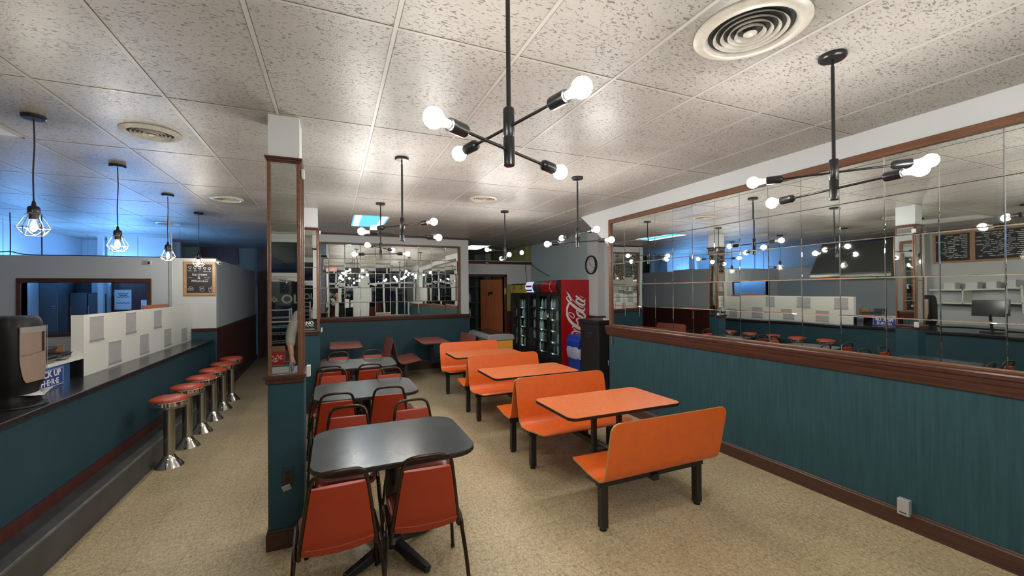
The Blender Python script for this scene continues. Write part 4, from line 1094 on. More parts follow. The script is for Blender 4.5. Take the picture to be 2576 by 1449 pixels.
t = thing('panel_door', 'dark red brown door with taped papers seen through the window', 'door', (-3.93, 11.38, 0))
MB().box(-0.33, 0.33, -0.02, 0.0, 0.02, 1.96).build('leaf', m_darkwood, t, bevel=0.003)
MB().box(-0.36, -0.33, -0.03, 0.0, 0, 2.0).box(0.33, 0.36, -0.03, 0.0, 0, 2.0).box(-0.36, 0.36, -0.03, 0, 1.96, 2.0).build('door_frame', m_black, t)
MB().box(-0.325, -0.315, -0.03, -0.02, 1.70, 1.78).build('hinge', m_steel, t)
t = thing('paper_notice', 'white notice with lines of writing taped high on the dark door', 'notice', (-4.10, 11.355, 1.40))
MB().box(-0.14, 0.14, -0.002, 0.0, 0.0, 0.42).build('sheet', m_paper, t)
for z, wd in ((0.335, 0.17), (0.30, 0.13), (0.265, 0.20), (0.14, 0.22)):
    MB().ribbon([(-wd/2 + wd*k/10, z + 0.006*math.sin(k*2.3)) for k in range(11)], 0.012, lambda u, v, w: (u, -0.0025-w, v)).build('writing_line', m_ink, t)
tag(MB().box(-3.80, -3.69, 11.355, 11.358, 1.35, 1.60).build('paper_notice', m_paper), 'smaller blank notice low at the edge of the dark door', 'notice')

# ================================================================ DRINK COOLERS
m_led = EM('cooler_led', (0.80, 1.0, 0.93), 5.5)
def cooler(x0, x1, y0, y1, h, nd, label):
    t = thing('drink_cooler', label, 'drink cooler', (0,0,0))
    b = MB().box(x0+0.05, x1, y0+0.02, y1-0.02, 0.05, h)   # filled below as hollow
    m = MB()
    m.box(x0+0.02, x1, y0, y0+0.035, 0.04, h).box(x0+0.02, x1, y1-0.035, y1, 0.04, h).box(x1-0.03, x1, y0, y1, 0.04, h)
    m.box(x0+0.03, x1, y0, y1, 0.04, 0.26).box(x0+0.03, x1, y0, y1, h-0.27, h)
    m.build('cabinet', m_blkplastic, t, bevel=0.004)
    gr = MB()
    for k in range(6): gr.box(x0+0.012, x0+0.032, y0+0.04, y1-0.04, 0.06+0.03*k, 0.075+0.03*k)
    gr.build('kick_grille', m_blkplastic, t)
    MB().box(x1-0.045, x1-0.032, y0+0.04, y1-0.04, 0.27, h-0.28).box(x0+0.08, x1-0.04, y0+0.036, y0+0.042, 0.27, h-0.28).build('liner', M('liner_grey', (0.52, 0.55, 0.53), 0.5), t)
    w = (y1-y0-0.05)/nd
    for k in range(nd):
        a = y0+0.025+k*w; c = a+w
        d = MB().box(x0, x0+0.028, a+0.003, a+0.06, 0.27, h-0.27).box(x0, x0+0.028, c-0.06, c-0.003, 0.27, h-0.27).box(x0, x0+0.028, a+0.06, c-0.06, 0.27, 0.33).box(x0, x0+0.028, a+0.06, c-0.06, h-0.33, h-0.27)
        d = d.build('door', m_blkplastic, t, bevel=0.003)
        MB().box(x0+0.012, x0+0.016, a+0.06, c-0.06, 0.33, h-0.33).build('glass', m_coolglass, d)
    for k in range(nd):
        a = max(y0+0.022+k*w, y0+0.045)
        MB().box(x0+0.035, x0+0.045, a, a+0.012, 0.32, h-0.32).build('light_strip', m_led, t)
    zs = []
    sh = MB(); n = 5
    for k in range(n):
        z = 0.36 + k*(h-0.75)/n*1.02; zs.append(z)
        for q in range(8):
            sh.box(x0+0.09+q*0.07, x0+0.094+q*0.07, y0+0.04, y1-0.04, z-0.004, z)
        sh.box(x0+0.075, x0+0.085, y0+0.04, y1-0.04, z-0.01, z+0.02)
    sh.build('wire_shelf', m_wire, t)
    return t, zs
cA, zA = cooler(4.25, 4.945, 7.385, 9.00, 1.94, 3, 'red sided three door drink cooler with white script lettering')
cB, zB = cooler(4.27, 4.945, 9.03, 10.05, 1.90, 2, 'black two door drink cooler with yellow header sign, next to the storeroom door')
# red side with script logo
MB().box(4.262, 4.945, 7.378, 7.386, 0.04, 1.945).build('side_panel', m_red, cA)
def SD(u, v, w=0.0):  # logo sheet coordinates to the side face
    return (4.262 + (u-62)/453*0.683, 7.3775 - w, 1.945 - (v-38)/1400*1.84)
lg = MB()
def S(pts, ws):
    P = smooth_path([(a, b, 0) for a, b in pts], 5); n = len(P); out = []
    for i in range(n):
        tq = i/(n-1)*(len(ws)-1); k = min(int(tq), len(ws)-2); out.append(ws[k]+(ws[k+1]-ws[k])*(tq-k))
    fn = lambda u, v, w: SD(u, v, w)
    lg.ribbon([(p.x, p.y) for p in P], out, fn, 0.0012 + 0.0001*random.random())
S([(143,222),(172,262),(196,310),(212,350),(222,372)], [2,20,34,30,10])
S([(240,352),(205,325),(172,302),(150,310),(156,345),(200,395),(265,455),(335,505),(395,530),(430,515),(438,480)], [6,10,12,14,20,34,42,44,38,20,8])
S([(240,352),(290,400),(335,440),(375,470),(420,470)], [8,10,10,14,10])
S([(200,400),(172,430),(154,480),(150,535),(152,590),(178,650),(222,710),(285,765),(345,805),(395,815)], [34,32,30,22,26,36,44,50,50,30])
S([(152,570),(185,552),(225,560),(258,590),(266,622),(245,640),(212,615),(180,580),(162,555)], [12,12,12,14,14,12,12,12,10])
S([(345,545),(315,560),(300,540),(312,518),(345,530),(395,560),(430,595),(440,630),(415,645),(370,622),(325,590),(302,560)], [12,14,16,22,30,34,34,26,30,36,30,14])
S([(335,525),(360,520),(395,530)], [10,12,12])
S([(290,290),(340,330),(395,372),(430,380),(440,345)], [26,34,38,26,8])
S([(355,288),(390,310),(410,325)], [4,12,8])
S([(345,345),(305,345),(300,375),(345,415),(400,440),(430,435),(435,410),(400,370),(350,340)], [14,18,24,30,34,24,16,16,12])
S([(310,700),(300,670),(325,650),(360,655),(400,680),(420,700)], [22,26,24,16,14,14])
S([(355,820),(330,790),(318,740),(320,700)], [24,26,22,18])
S([(228,770),(252,782)], [26,26])
S([(245,800),(290,835),(330,860),(375,880)], [14,16,22,22])
S([(262,918),(235,900),(228,872),(255,850),(300,850),(340,862)], [18,26,28,24,22,20])
S([(270,918),(300,890),(345,900)], [26,26,22])
S([(185,1092),(165,1120),(160,1160),(178,1210),(210,1250),(250,1285)], [16,20,24,28,32,34])
S([(185,1092),(215,1080),(240,1095)], [14,12,8])
lg.build('script_logo', m_signwhite, cA)
# header signs
def header(t, x0, y0, y1, z0, z1, mat, name='header_panel', curve=0.05):
    m = MB(); n = 8; poly = []
    for i in range(n+1):
        a = i/n; poly.append((x0 - curve*math.sin(a*PI), z0+(z1-z0)*a))
    poly = poly + [(x0+0.06, z1), (x0+0.06, z0)]
    m.prism(poly, lambda u, v, w: (u, w, v), y0, y1)
    return m.build(name, mat, t, smooth=True)
header(cA, 4.25, 7.50, 8.16, 1.69, 1.93, m_red)
header(cA, 4.25, 8.16, 8.58, 1.69, 1.93, M('dark_graphic', (0.06, 0.045, 0.045), 0.35, var=0.9, vscale=18))
header(cA, 4.25, 8.58, 8.97, 1.69, 1.93, EM('lit_blue_white', (0.62, 0.68, 0.95), 0.8))
header(cA, 4.25, 7.39, 7.50, 1.69, 1.935, m_blkplastic)
cv = MB()
for z, c in ((1.80, 0), ):
    cv.box(4.196, 4.198, 8.62, 8.93, 1.805, 1.845)
cv.build('red_stripe', M('stripe_red', (0.50, 0.03, 0.08), 0.4), cA)
MB().box(4.205, 4.207, 8.62, 8.93, 1.715, 1.75).build('blue_stripe', M('stripe_blue', (0.03, 0.07, 0.28), 0.4), cA)
wv = MB()
wv.ribbon([(7.72, 1.70), (7.76, 1.76), (7.755, 1.84), (7.72, 1.915)], [0.03, 0.014, 0.012, 0.03], lambda u, v, w: (4.197 - w + 0.04*abs((v-1.81)/0.12)**2, u, v), 0.002)
wv.build('ribbon_mark', m_signwhite, cA)
header(cB, 4.27, 9.07, 10.01, 1.67, 1.87, m_yellow, curve=0.008)
for yy in (9.33, 9.76):
    text('lettering', '·', 0.02, (4.258, yy, 1.70), RPX, M('violet_ink', (0.16, 0.14, 0.38), 0.5), cB)
    mk = MB(); rnd = random.Random(int(yy*10))
    for k in range(7):
        y_ = yy + 0.10 - k*0.03
        mk.ribbon([(y_, 1.745+0.01*k*0.6), (y_-0.012, 1.80+0.006*k), (y_-0.024, 1.755+0.006*k)], 0.013, lambda u, v, w: (4.2585-w, u, v), 0.001)
    mk.ribbon([(yy+0.06, 1.83), (yy, 1.865), (yy-0.05, 1.83)], 0.02, lambda u, v, w: (4.2585-w, u, v), 0.001)
    mk.build('logo_mark', M('violet_mark', (0.20, 0.18, 0.42), 0.5), cB)
MB().lathe([(0.0001, 0), (0.05, 0), (0.05, 0.002), (0.0001, 0.002)], (4.249, 7.94, 1.19), (-1, 0, 0), 24).build('round_sticker', [m_signwhite], cA)
MB().box(4.2455, 4.2470, 7.905, 7.975, 1.20, 1.232).build('sticker_band', m_red, cA)
# bottles inside the coolers
def bottle(mat, label):
    o = MB().lathe([(0.0001, 0), (0.030, 0.0), (0.032, 0.01), (0.032, 0.13), (0.026, 0.155), (0.013, 0.18), (0.012, 0.205), (0.0001, 0.206)], n=12).build('drink_bottle', mat, smooth=True)
    tag(o, label, 'bottle'); return o
protos = [bottle(m_bottle, 'pale blue bottle behind the cooler glass'), bottle(m_bottle2, 'clear grey bottle behind the cooler glass'), bottle(m_bottle3, 'dark brown bottle behind the cooler glass')]
for p in protos: p['group'] = 'bottles inside the coolers'
first = [True]*3
rnd = random.Random(3)
for (x0, y0, y1, zs, nn_, cn) in ((4.25, 7.47, 8.95, zA, 13, 'red sided cooler'), (4.27, 9.12, 10.0, zB, 9, 'yellow header cooler')):
    for zi, z in enumerate(zs):
        for k in range(nn_):
            if rnd.random() < 0.25: continue
            q = rnd.choice([0, 1, 1, 2]); y = y0 + (y1-y0)*(k+0.5)/nn_
            if first[q]: o = protos[q]; first[q] = False
            else: o = protos[q].copy(); C.objects.link(o)
            o.location = (x0+0.13+rnd.uniform(0, 0.03), y, z)
            o['label'] = '%s bottle on the %s shelf of the %s' % (('pale blue', 'clear grey', 'dark brown')[q], ('lowest', 'second lowest', 'middle', 'second highest', 'top')[zi], cn)
            o['group'] = 'bottles on the %s shelf of the %s' % (('lowest', 'second lowest', 'middle', 'second highest', 'top')[zi], cn)

# storeroom door leaf
ang = math.atan2(0.67, -0.37)
t = thing('storeroom_door', 'orange brown six panel door standing open in the back doorway', 'door', (4.13, 10.27, 0), ang)
MB().box(0.0, 0.76, -0.02, 0.02, 0.01, 2.03).build('leaf', m_doorwood, t, bevel=0.003)
pn = MB()
for px in (0.10, 0.43):
    for z0, z1 in ((0.20, 0.80), (0.98, 1.62), (1.74, 1.92)):
        for s in (-1, 1):
            a, b = sorted((s*0.020, s*0.026))
            pn.box(px, px+0.24, a, b, z0, z0+0.02).box(px, px+0.24, a, b, z1-0.02, z1).box(px, px+0.02, a, b, z0, z1).box(px+0.22, px+0.24, a, b, z0, z1)
            pn.box(px+0.05, px+0.19, a, b, z0+0.06, z1-0.06)
pn.build('panel_moulding', m_doorwood, t, bevel=0.003)
MB().lathe([(0.012, 0), (0.012, 0.03), (0.026, 0.04), (0.028, 0.055), (0.0001, 0.062)], (0.70, 0.02, 1.0), (0, 1, 0), 16).build('knob', m_steel, t, smooth=True)
MB().box(0.30, 0.46, 0.026, 0.045, 1.64, 1.70).box(0.42, 0.46, 0.03, 0.05, 1.60, 1.64).build('latch', m_blkplastic, t, bevel=0.004)
for k, z in enumerate((0.9, 1.65, 1.8)):
    pass
tag(MB().box(4.155, 4.160, 10.16, 10.175, 1.62, 1.80).box(4.16, 4.20, 10.155, 10.17, 1.64, 1.80).build('door_sticker', M('sticker_yellow', (0.60, 0.52, 0.30), 0.6)), 'pale yellow label strip on the doorway jamb beside the open door', 'label')
# store shelves seen in the doorway
t = thing('storage_shelf', 'dark shelf unit inside the storeroom doorway', 'shelf', (3.45, 11.35, 0))
for z in (0.5, 1.0, 1.42, 1.86):
    MB().box(-0.40, 0.45, -0.15, 0.2, z-0.03, z).build('shelf_board', m_base, t)
MB().box(-0.42, -0.40, -0.15, 0.2, 0, 2.3).box(0.45, 0.47, -0.15, 0.2, 0, 2.3).build('side_frame', m_black, t)
for lv, (z, mat, lb) in enumerate(((1.42, m_bottle, 'pale blue water bottle on the storeroom shelf'), (1.0, m_bottle2, 'greyish jar bottle on the lower storeroom shelf'))):
    for k in range(7):
        o = protos[0 if lv == 0 else 1].copy(); C.objects.link(o)
        o.location = (3.12+k*0.075, 11.36, z+0.001); o.scale = (1.1, 1.1, 1.15)
        o['label'] = lb; o['group'] = 'bottles on the storeroom shelf ' + ('upper', 'lower')[lv]
tag(MB().box(3.30, 3.55, 10.60, 10.80, 0.0, 0.66).build('white_bucket', m_white, bevel=0.02), 'white box low inside the storeroom doorway behind the freezer', 'box')

# chest freezer
t = thing('chest_freezer', 'grey lidded ice cream chest freezer with yellow front', 'freezer', (2.94, 7.98, 0))
MB().box(-0.25, 0.25, -0.60, 0.60, 0.0, 0.79).build('cabinet', m_freezer, t, bevel=0.02)
MB().prism([(-0.27, 0.78), (-0.28, 0.82), (-0.25, 0.885), (-0.1, 0.905), (0.1, 0.905), (0.25, 0.885), (0.28, 0.82), (0.27, 0.78)], lambda u, v, w: (u, w, v), -0.62, 0.62).build('lid_frame', m_freezer, t, bevel=0.015, smooth=True)
MB().box(-0.18, 0.18, -0.55, -0.02, 0.903, 0.910).box(-0.18, 0.18, 0.02, 0.55, 0.903, 0.910).build('sliding_glass', m_screen, t, bevel=0.004)
MB().box(-0.20, 0.235, -0.606, -0.60, 0.10, 0.775).build('yellow_panel', m_freezer_y, t)
mk = MB()
for k in range(4): mk.ribbon([(0.06+k*0.035, 0.56), (0.07+k*0.035, 0.64), (0.085+k*0.035, 0.56)], 0.014, lambda u, v, w: (u, -0.6065-w, v))
mk.build('logo_mark', m_darkwood, t)

# bins at the wall end
t = thing('trash_receptacle', 'tall black trash receptacle at the end of the mirror wall', 'trash bin', (4.38, 6.135, 0))
MB().box(-0.28, 0.28, -0.285, 0.285, 0, 1.14).build('cabinet', m_blkplastic, t, bevel=0.008)
MB().box(-0.30, 0.30, -0.30, 0.30, 1.14, 1.215).build('top', m_black, t, bevel=0.008)
MB().box(-0.286, -0.278, -0.20, 0.20, 0.86, 1.08).build('flap', m_black, t, bevel=0.004)
for z, s in ((0.98, 0.055), (0.92, 0.045)):
    text('lettering', ('THANK', 'YOU')[z < 0.95], s, (-0.287, 0.0, z), RPX, M('faded_print', (0.06, 0.06, 0.06), 0.5), t)
tag(MB().prism([(-0.08, -0.05), (0.06, -0.07), (0.09, 0.04), (-0.02, 0.08)], XY(0), 0, 0.03).build('crumpled_paper', m_paper, loc=(4.30, 5.90, 1.215)), 'crumpled white paper on top of the black trash receptacle', 'paper')
t = thing('recycling_bin', 'slim blue bin with clear bag beside the red cooler side', 'bin', (4.30, 6.76, 0))
m = MB(); rows = [(0.82, 0.0), (0.95, 0.60), (1.0, 0.61), (1.0, 0.66)]
base = rrect(-0.16, 0.16, -0.22, 0.22, 0.03, 3); nn = len(base)
for s, z in rows: m.v += [(x*s, y*s, z) for x, y in base]
for j in range(len(rows)-1):
    for i in range(nn): m.f.append((j*nn+i, j*nn+(i+1)%nn, (j+1)*nn+(i+1)%nn, (j+1)*nn+i)); m.mi.append(0)
m.f.append(tuple(reversed(range(nn)))); m.mi.append(0)
m.build('body', m_binblue, t, smooth=True)
MB().prism([(-0.165, 0.66), (-0.165, 0.76), (-0.10, 0.88), (0.10, 0.88), (0.165, 0.76), (0.165, 0.66)], lambda u, v, w: (u, w, v), -0.225, 0.225).build('lid', m_binblue, t, bevel=0.01)
m = MB(); rnd = random.Random(5); N = 28
for j, (s, z) in enumerate(((1.02, 0.66), (1.10, 0.65), (1.16, 0.58), (1.11, 0.50), (1.02, 0.45))):
    for i in range(N):
        a = 2*PI*i/N; q = s*(1+0.05*rnd.uniform(-1, 1))
        m.v.append((0.17*q*math.copysign(abs(math.cos(a))**0.6, math.cos(a)), 0.23*q*math.copysign(abs(math.sin(a))**0.6, math.sin(a)), z+0.015*rnd.uniform(-1, 1)))
for j in range(4):
    for i in range(N): m.f.append((j*N+i, j*N+(i+1)%N, (j+1)*N+(i+1)%N, (j+1)*N+i)); m.mi.append(0)
m.build('bag_collar', m_bag, t, smooth=True)
Tm = Matrix.Translation((3.98, 5.45, 0.0)) @ Matrix.Rotation(R(12), 4, 'X')
tag(MB().box(-0.02, 0.0, 0, 0.10, 0.0, 0.62, T=Matrix.Translation((3.99, 5.24, 0.02)) @ Matrix.Rotation(R(-8), 4, 'X')).build('folded_sign', m_paper), 'white folded board leaning behind the end of the teal wall', 'board')

# wall clock
t = thing('wall_clock', 'round black rimmed white wall clock above the red cooler', 'clock', (4.935, 7.26, 2.25))
MB().lathe([(0.165, 0.0), (0.195, 0.0), (0.200, 0.02), (0.195, 0.045), (0.178, 0.05), (0.168, 0.035), (0.165, 0.02)], (0,0,0), (-1,0,0), 40, cap=False).build('rim', m_blkplastic, t, smooth=True)
MB().lathe([(0.0001, 0.022), (0.170, 0.022)], (0,0,0), (-1,0,0), 36, cap=False).build('face', M('clock_face', (0.55, 0.58, 0.60), 0.4), t)
for k in range(1, 13):
    a = R(90 - 30*k)
    text('numeral', str(k), 0.040, (-0.024, -0.135*math.cos(a), 0.135*math.sin(a)), RPX, m_ink, t, bold=0.0008)
def hand(nm, ang, L, w):
    a = R(90-ang); MB().ribbon([(0.02*math.cos(a+PI), 0.02*math.sin(a+PI)), (L*math.cos(a), L*math.sin(a))], w, lambda u, v, q: (-0.027-q, -u, v)).build(nm, m_ink, t)
hand('hour_hand', 308, 0.075, 0.010); hand('minute_hand', 130, 0.11, 0.008)

# ================================================================ KITCHEN SIDE (left of the frame, seen in the mirror wall)
t = thing('range_hood', 'large grey sloping kitchen range hood on the side wall, seen in the mirror', 'hood', (0,0,0))
MB().prism([(-4.48, 2.02), (-3.65, 2.02), (-3.65, 2.10), (-4.15, 2.85), (-4.48, 2.85)], lambda u, v, w: (u, w, v), 5.05, 6.80).build('canopy', M('hood_grey', (0.085, 0.088, 0.085), 0.4), t, bevel=0.004)
MB().box(-3.655, -3.64, 5.05, 6.80, 2.0, 2.06).build('front_strip', m_steel, t)
t = thing('cooking_line', 'dark stainless cooking counter under the hood, seen in the mirror', 'kitchen counter', (0,0,0))
MB().box(-4.47, -3.75, 5.1, 8.1, 0.0, 0.90).build('body', m_ss, t); MB().box(-4.47, -3.72, 5.1, 8.1, 0.90, 0.93).build('top', m_ss, t, bevel=0.003)
t = thing('back_counter', 'dark counter under the menu boards, seen in the mirror', 'kitchen counter', (0,0,0))
MB().box(-4.48, -3.85, -1.0, 4.7, 0, 0.9).build('body', m_blkplastic, t); MB().box(-4.48, -3.80, -1.0, 4.7, 0.9, 0.94).build('top', m_counter, t, bevel=0.004)
def menu(y0, y1, label, seed):
    t = thing('menu_board', label, 'menu board', (-4.49, 0, 0))
    MB().box(0, 0.012, y0+0.03, y1-0.03, 2.30, 2.86).build('slate', m_chalk, t)
    MB().box(0, 0.028, y0, y1, 2.86, 2.90).box(0, 0.028, y0, y1, 2.26, 2.30).box(0, 0.028, y0, y0+0.04, 2.30, 2.86).box(0, 0.028, y1-0.04, y1, 2.30, 2.86).build('frame', m_pine, t, bevel=0.003)
    rnd = random.Random(seed); m = MB()
    for r_ in range(13):
        z = 2.82 - r_*0.038; y = y0+0.08
        while y < y1-0.12:
            w = rnd.uniform(0.03, 0.12)
            m.ribbon([(y + w*k/4, z + 0.004*rnd.uniform(-1, 1)) for k in range(5)], 0.013, lambda u, v, q: (0.013+q, u, v)); y += w + rnd.choice((0.02, 0.02, 0.10))
    m.build('chalk_writing', m_chalkw, t)
menu(3.30, 4.12, 'pine framed chalk menu board on the kitchen wall, the full one in the mirror', 1)
menu(4.12, 4.66, 'narrow chalk menu board against the kitchen pillar, seen in the mirror', 2)
menu(2.40, 3.28, 'chalk menu board at the mirror edge above the glassware', 3)
t = thing('wall_shelf', 'white two tier wall shelf under the menu boards, seen in the mirror', 'shelf', (0,0,0))
MB().box(-4.49, -4.10, 3.30, 4.62, 1.66, 1.69).box(-4.49, -4.10, 3.30, 4.62, 1.38, 1.41).box(-4.49, -4.10, 3.28, 3.31, 1.20, 1.72).box(-4.49, -4.10, 4.10, 4.12, 1.38, 1.69).build('board', m_cream, t)
for k, (y, w) in enumerate(((3.45, 0.16), (3.72, 0.15), (4.0, 0.17), (4.32, 0.17))):
    tag(MB().box(-4.36, -4.14, y-w/2, y+w/2, 1.69, 1.83).build('takeout_box', m_paper, bevel=0.006), 'white takeout box on the kitchen wall shelf, number %s from the entrance side' % ('one', 'two', 'three', 'four')[k], 'box', 'white boxes on the kitchen shelf')
for k in range(5):
    tag(MB().lathe([(0.0001, 0), (0.03, 0), (0.036, 0.10), (0.034, 0.10), (0.028, 0.004), (0.0001, 0.004)], n=14).build('drinking_glass', m_clear, smooth=True, loc=(-4.22, 2.65+0.10*k, 0.94)), 'clear glass on the back counter seen in the mirror', 'glass', 'glasses on the back counter')

# ================================================================ SHOPFRONT (behind the camera, seen in the mirrors)
FY = -3.2
fr = MB()
fr.box(-4.62, -1.45, FY-0.12, FY, 0, CEIL)
fr.box(-1.45, 3.94, FY-0.12, FY, 2.86, CEIL)
fr.box(1.15, 1.65, FY-0.12, FY, 0, 2.86)
fr.box(1.65, 3.94, FY-0.12, FY, 0, 0.62)
struct(fr.build('wall_front', m_white))
wn = MB()
for x in (1.68, 2.33, 3.02, 3.70): wn.box(x-0.03, x+0.05, FY-0.06, FY+0.03, 0.62, 2.86)
wn.box(1.65, 3.8, FY-0.06, FY+0.03, 2.16, 2.24).box(1.65, 3.8, FY-0.08, FY+0.16, 0.60, 0.64).box(1.65, 3.8, FY-0.06, FY+0.03, 2.80, 2.86)
struct(wn.build('window_2', m_white, bevel=0.004))
struct(MB().box(1.66, 3.8, FY-0.01, FY-0.004, 0.64, 2.84).build('window_3', m_glass))
dn = MB()
for x in (-1.45, -0.42, 0.08, 1.09): dn.box(x, x+0.08, FY-0.06, FY+0.03, 0, 2.86)
dn.box(-1.45, 1.17, FY-0.06, FY+0.03, 2.05, 2.14).box(-1.45, 1.17, FY-0.06, FY+0.03, 2.78, 2.86)
struct(dn.build('door_3', m_white, bevel=0.004))
struct(MB().box(-1.38, 1.1, FY-0.01, FY-0.004, 0.02, 2.80).build('window_4', m_glass))
dl = MB()
for a, b in ((-1.36, -0.43), (0.16, 1.09)):
    dl.box(a, a+0.07, FY-0.04, FY+0.01, 0.02, 2.04).box(b-0.07, b, FY-0.04, FY+0.01, 0.02, 2.04).box(a, b, FY-0.04, FY+0.01, 0.02, 0.22).box(a, b, FY-0.04, FY+0.01, 1.96, 2.04)
struct(dl.build('door_4', m_white, bevel=0.004))
t = thing('door_closer', 'grey door closer arm on the glass entry door, seen in the pillar mirror', 'door closer', (0,0,0))
MB().box(-1.14, -0.86, FY+0.012, FY+0.06, 2.0, 2.06).build('body', m_plate, t, bevel=0.005)
MB().tube([(-1.0, FY+0.05, 1.99), (-0.9, FY+0.16, 1.975), (-0.74, FY+0.03, 1.965)], 0.009, 8).build('arm', m_steel, t)
t = thing('window_lettering', 'cream letters and flower on the glass entry door, seen in the pillar mirror', 'lettering', (0,0,0))
text('lettering', 'OLYMPIA', 0.26, (-0.98, FY-0.012, 1.60), RX, m_cream_letter, t, align='LEFT', bold=0.006)
fl = MB()
for k in range(6):
    a = R(90+60*k); fl.ribbon([(-1.10+0.014*math.cos(a), 1.60+0.014*math.sin(a)), (-1.10+0.04*math.cos(a), 1.60+0.04*math.sin(a)), (-1.10+0.068*math.cos(a), 1.60+0.068*math.sin(a))], [0.012, 0.042, 0.004], lambda u, v, w: (u, FY-0.012-w, v))
fl.build('flower', m_cream_letter, t)
t = thing('window_lettering', 'white cafe name letters on the second entry door, seen in the back mirror', 'lettering', (0,0,0))
text('lettering', 'OLYMPIA', 0.21, (0.64, FY-0.012, 1.72), RX, m_signwhite, t, bold=0.004)
text('lettering', 'CAFE', 0.21, (0.64, FY-0.012, 1.46), RX, m_signwhite, t, bold=0.004)
t = thing('window_lettering', 'white breakfast and drinks letters on the shop window, seen in the back mirror', 'lettering', (0,0,0))
text('lettering', 'BREAKFAST', 0.17, (2.02, FY-0.016, 1.95), RX, m_signwhite, t, sx=0.55)
text('lettering', 'DRINKS', 0.20, (2.72, FY-0.016, 1.95), RX, m_signwhite, t, sx=0.75)
for x, w, z, h, lb in ((0.72, 0.22, 1.0, 0.30, 'white paper notice on the entry door below the cafe name'), (0.96, 0.14, 1.02, 0.22, 'smaller white paper notice on the entry door by the hinge side')):
    tag(MB().box(x-w/2, x+w/2, FY+0.0, FY+0.003, z, z+h).build('paper_notice', m_paper), lb, 'notice')
t = thing('exit_sign', 'red lit EXIT sign hanging over the entry door, seen in the back mirror', 'sign', (0.08, FY+0.25, 2.80))
MB().box(-0.16, 0.16, -0.02, 0.02, -0.10, 0.10).tube([(0,0,0.1), (0,0,0.148)], 0.01, 8).build('housing', m_signwhite, t, bevel=0.004)
text('lettering', 'EXIT', 0.15, (0, 0.022, 0), (PI/2, 0, PI), m_redem, t, bold=0.004)
# street outside
struct(MB().box(-12, 14, -16, FY-0.12, -0.10, -0.02).build('ground', M('asphalt', (0.03, 0.03, 0.033), 0.8)))
t = thing('pickup_car', 'dark teal car parked outside the entry door, seen in the back mirror', 'car', (1.2, -6.2, 0))
pf = [(-2.2, 0.35), (-2.2, 0.85), (-1.9, 0.95), (-0.9, 1.02), (-0.4, 1.42), (0.9, 1.45), (1.4, 1.05), (2.2, 0.98), (2.25, 0.4)]
MB().prism(pf, lambda u, v, w: (u, w, v), -0.85, 0.85).build('body', M('car_teal', (0.03, 0.07, 0.08), 0.25), t, bevel=0.05, smooth=True)
for sx in (-1.45, 1.45):
    for sy in (-0.78, 0.78):
        MB().lathe([(0.0001, -0.10), (0.20, -0.10), (0.33, -0.09), (0.34, 0), (0.33, 0.09), (0.20, 0.10), (0.0001, 0.10)], (sx, sy, 0.34), (0, 1, 0), 24).build('wheel', m_edge, t, smooth=True)
MB().prism([(-0.78, 1.05), (-0.36, 1.38), (0.85, 1.40), (1.2, 1.08)], lambda u, v, w: (u, w, v), -0.856, 0.856).build('side_window', m_screen, t)
# wire rack with red box
t = thing('wire_rack', 'chrome wire display rack near the entry door, seen in the pillar mirror', 'rack', (-0.98, -2.1, 0))
m = MB()
for x in (-0.16, 0.26):
    for y in (-0.18, 0.18): m.tube([(x, y, 0), (x, y, 1.45)], 0.010, 8)
m.build('frame', m_wire, t, smooth=True)
for z in (0.25, 0.45, 0.85, 1.0, 1.12, 1.28, 1.42):
    m = MB()
    for y in (-0.18, 0.18): m.tube([(-0.16, y, z), (0.26, y, z)], 0.005, 6)
    for k in range(8): m.tube([(-0.16+0.06*k, -0.18, z), (-0.16+0.06*k, 0.18, z)], 0.003, 5)
    m.build('wire_shelf', m_wire, t)
t = thing('snack_box', 'red and white printed carton on the wire rack, seen in the pillar mirror', 'box', (-0.98, -2.1, 0.455))
MB().box(-0.14, 0.16, -0.15, 0.15, 0, 0.20).build('carton', m_red, t, bevel=0.003)
mk = MB(); rnd = random.Random(2)
for k in range(14):
    x = rnd.uniform(-0.12, 0.12); z = rnd.uniform(0.03, 0.15)
    mk.ribbon([(x, z), (x+0.02, z+0.025), (x+0.035, z)], 0.010, lambda u, v, w: (u, 0.151+w, v))
mk.build('print', m_signwhite, t)
MB().box(-0.14, 0.16, -0.16, -0.15, 0.2, 0.30).build('open_flap', m_card, t)

# ================================================================ PHOTOGRAPHER (seen in the mirrors)
def loft(m, rings, n=24):
    o = len(m.v)
    for (x, y, z, rx, ry) in rings:
        for k in range(n):
            a = 2*PI*k/n; m.v.append((x + rx*math.cos(a), y + ry*math.sin(a), z))
    for j in range(len(rings)-1):
        for k in range(n):
            m.f.append((o+j*n+k, o+j*n+(k+1)%n, o+(j+1)*n+(k+1)%n, o+(j+1)*n+k)); m.mi.append(0)
    m.f.append(tuple(o+k for k in reversed(range(n)))); m.mi.append(0)
    m.f.append(tuple(o+(len(rings)-1)*n+k for k in range(n))); m.mi.append(0)
    return m
def limb(m, pts):
    P = smooth_path([p[:3] for p in pts], 5); n = len(P); rs = []
    for i in range(n):
        q = i/(n-1)*(len(pts)-1); k = min(int(q), len(pts)-2); rs.append(pts[k][3]+(pts[k+1][3]-pts[k][3])*(q-k))
    m.tube(P, rs, 14); m.sphere(P[0], rs[0], 14, 10); m.sphere(P[-1], rs[-1], 14, 10); return m
def fuse(o, v):
    md = o.modifiers.new('Remesh', 'REMESH'); md.mode = 'VOXEL'; md.voxel_size = v; md.use_smooth_shade = True
    sm = o.modifiers.new('Smooth', 'SMOOTH'); sm.factor = 0.5; sm.iterations = 4
    return o
BX, BY = -0.31, -0.40
pr = thing('person', 'person in grey sleeves and dark vest taking the photo, seen in the mirrors', 'person', (BX, BY, 0))
b = MB()
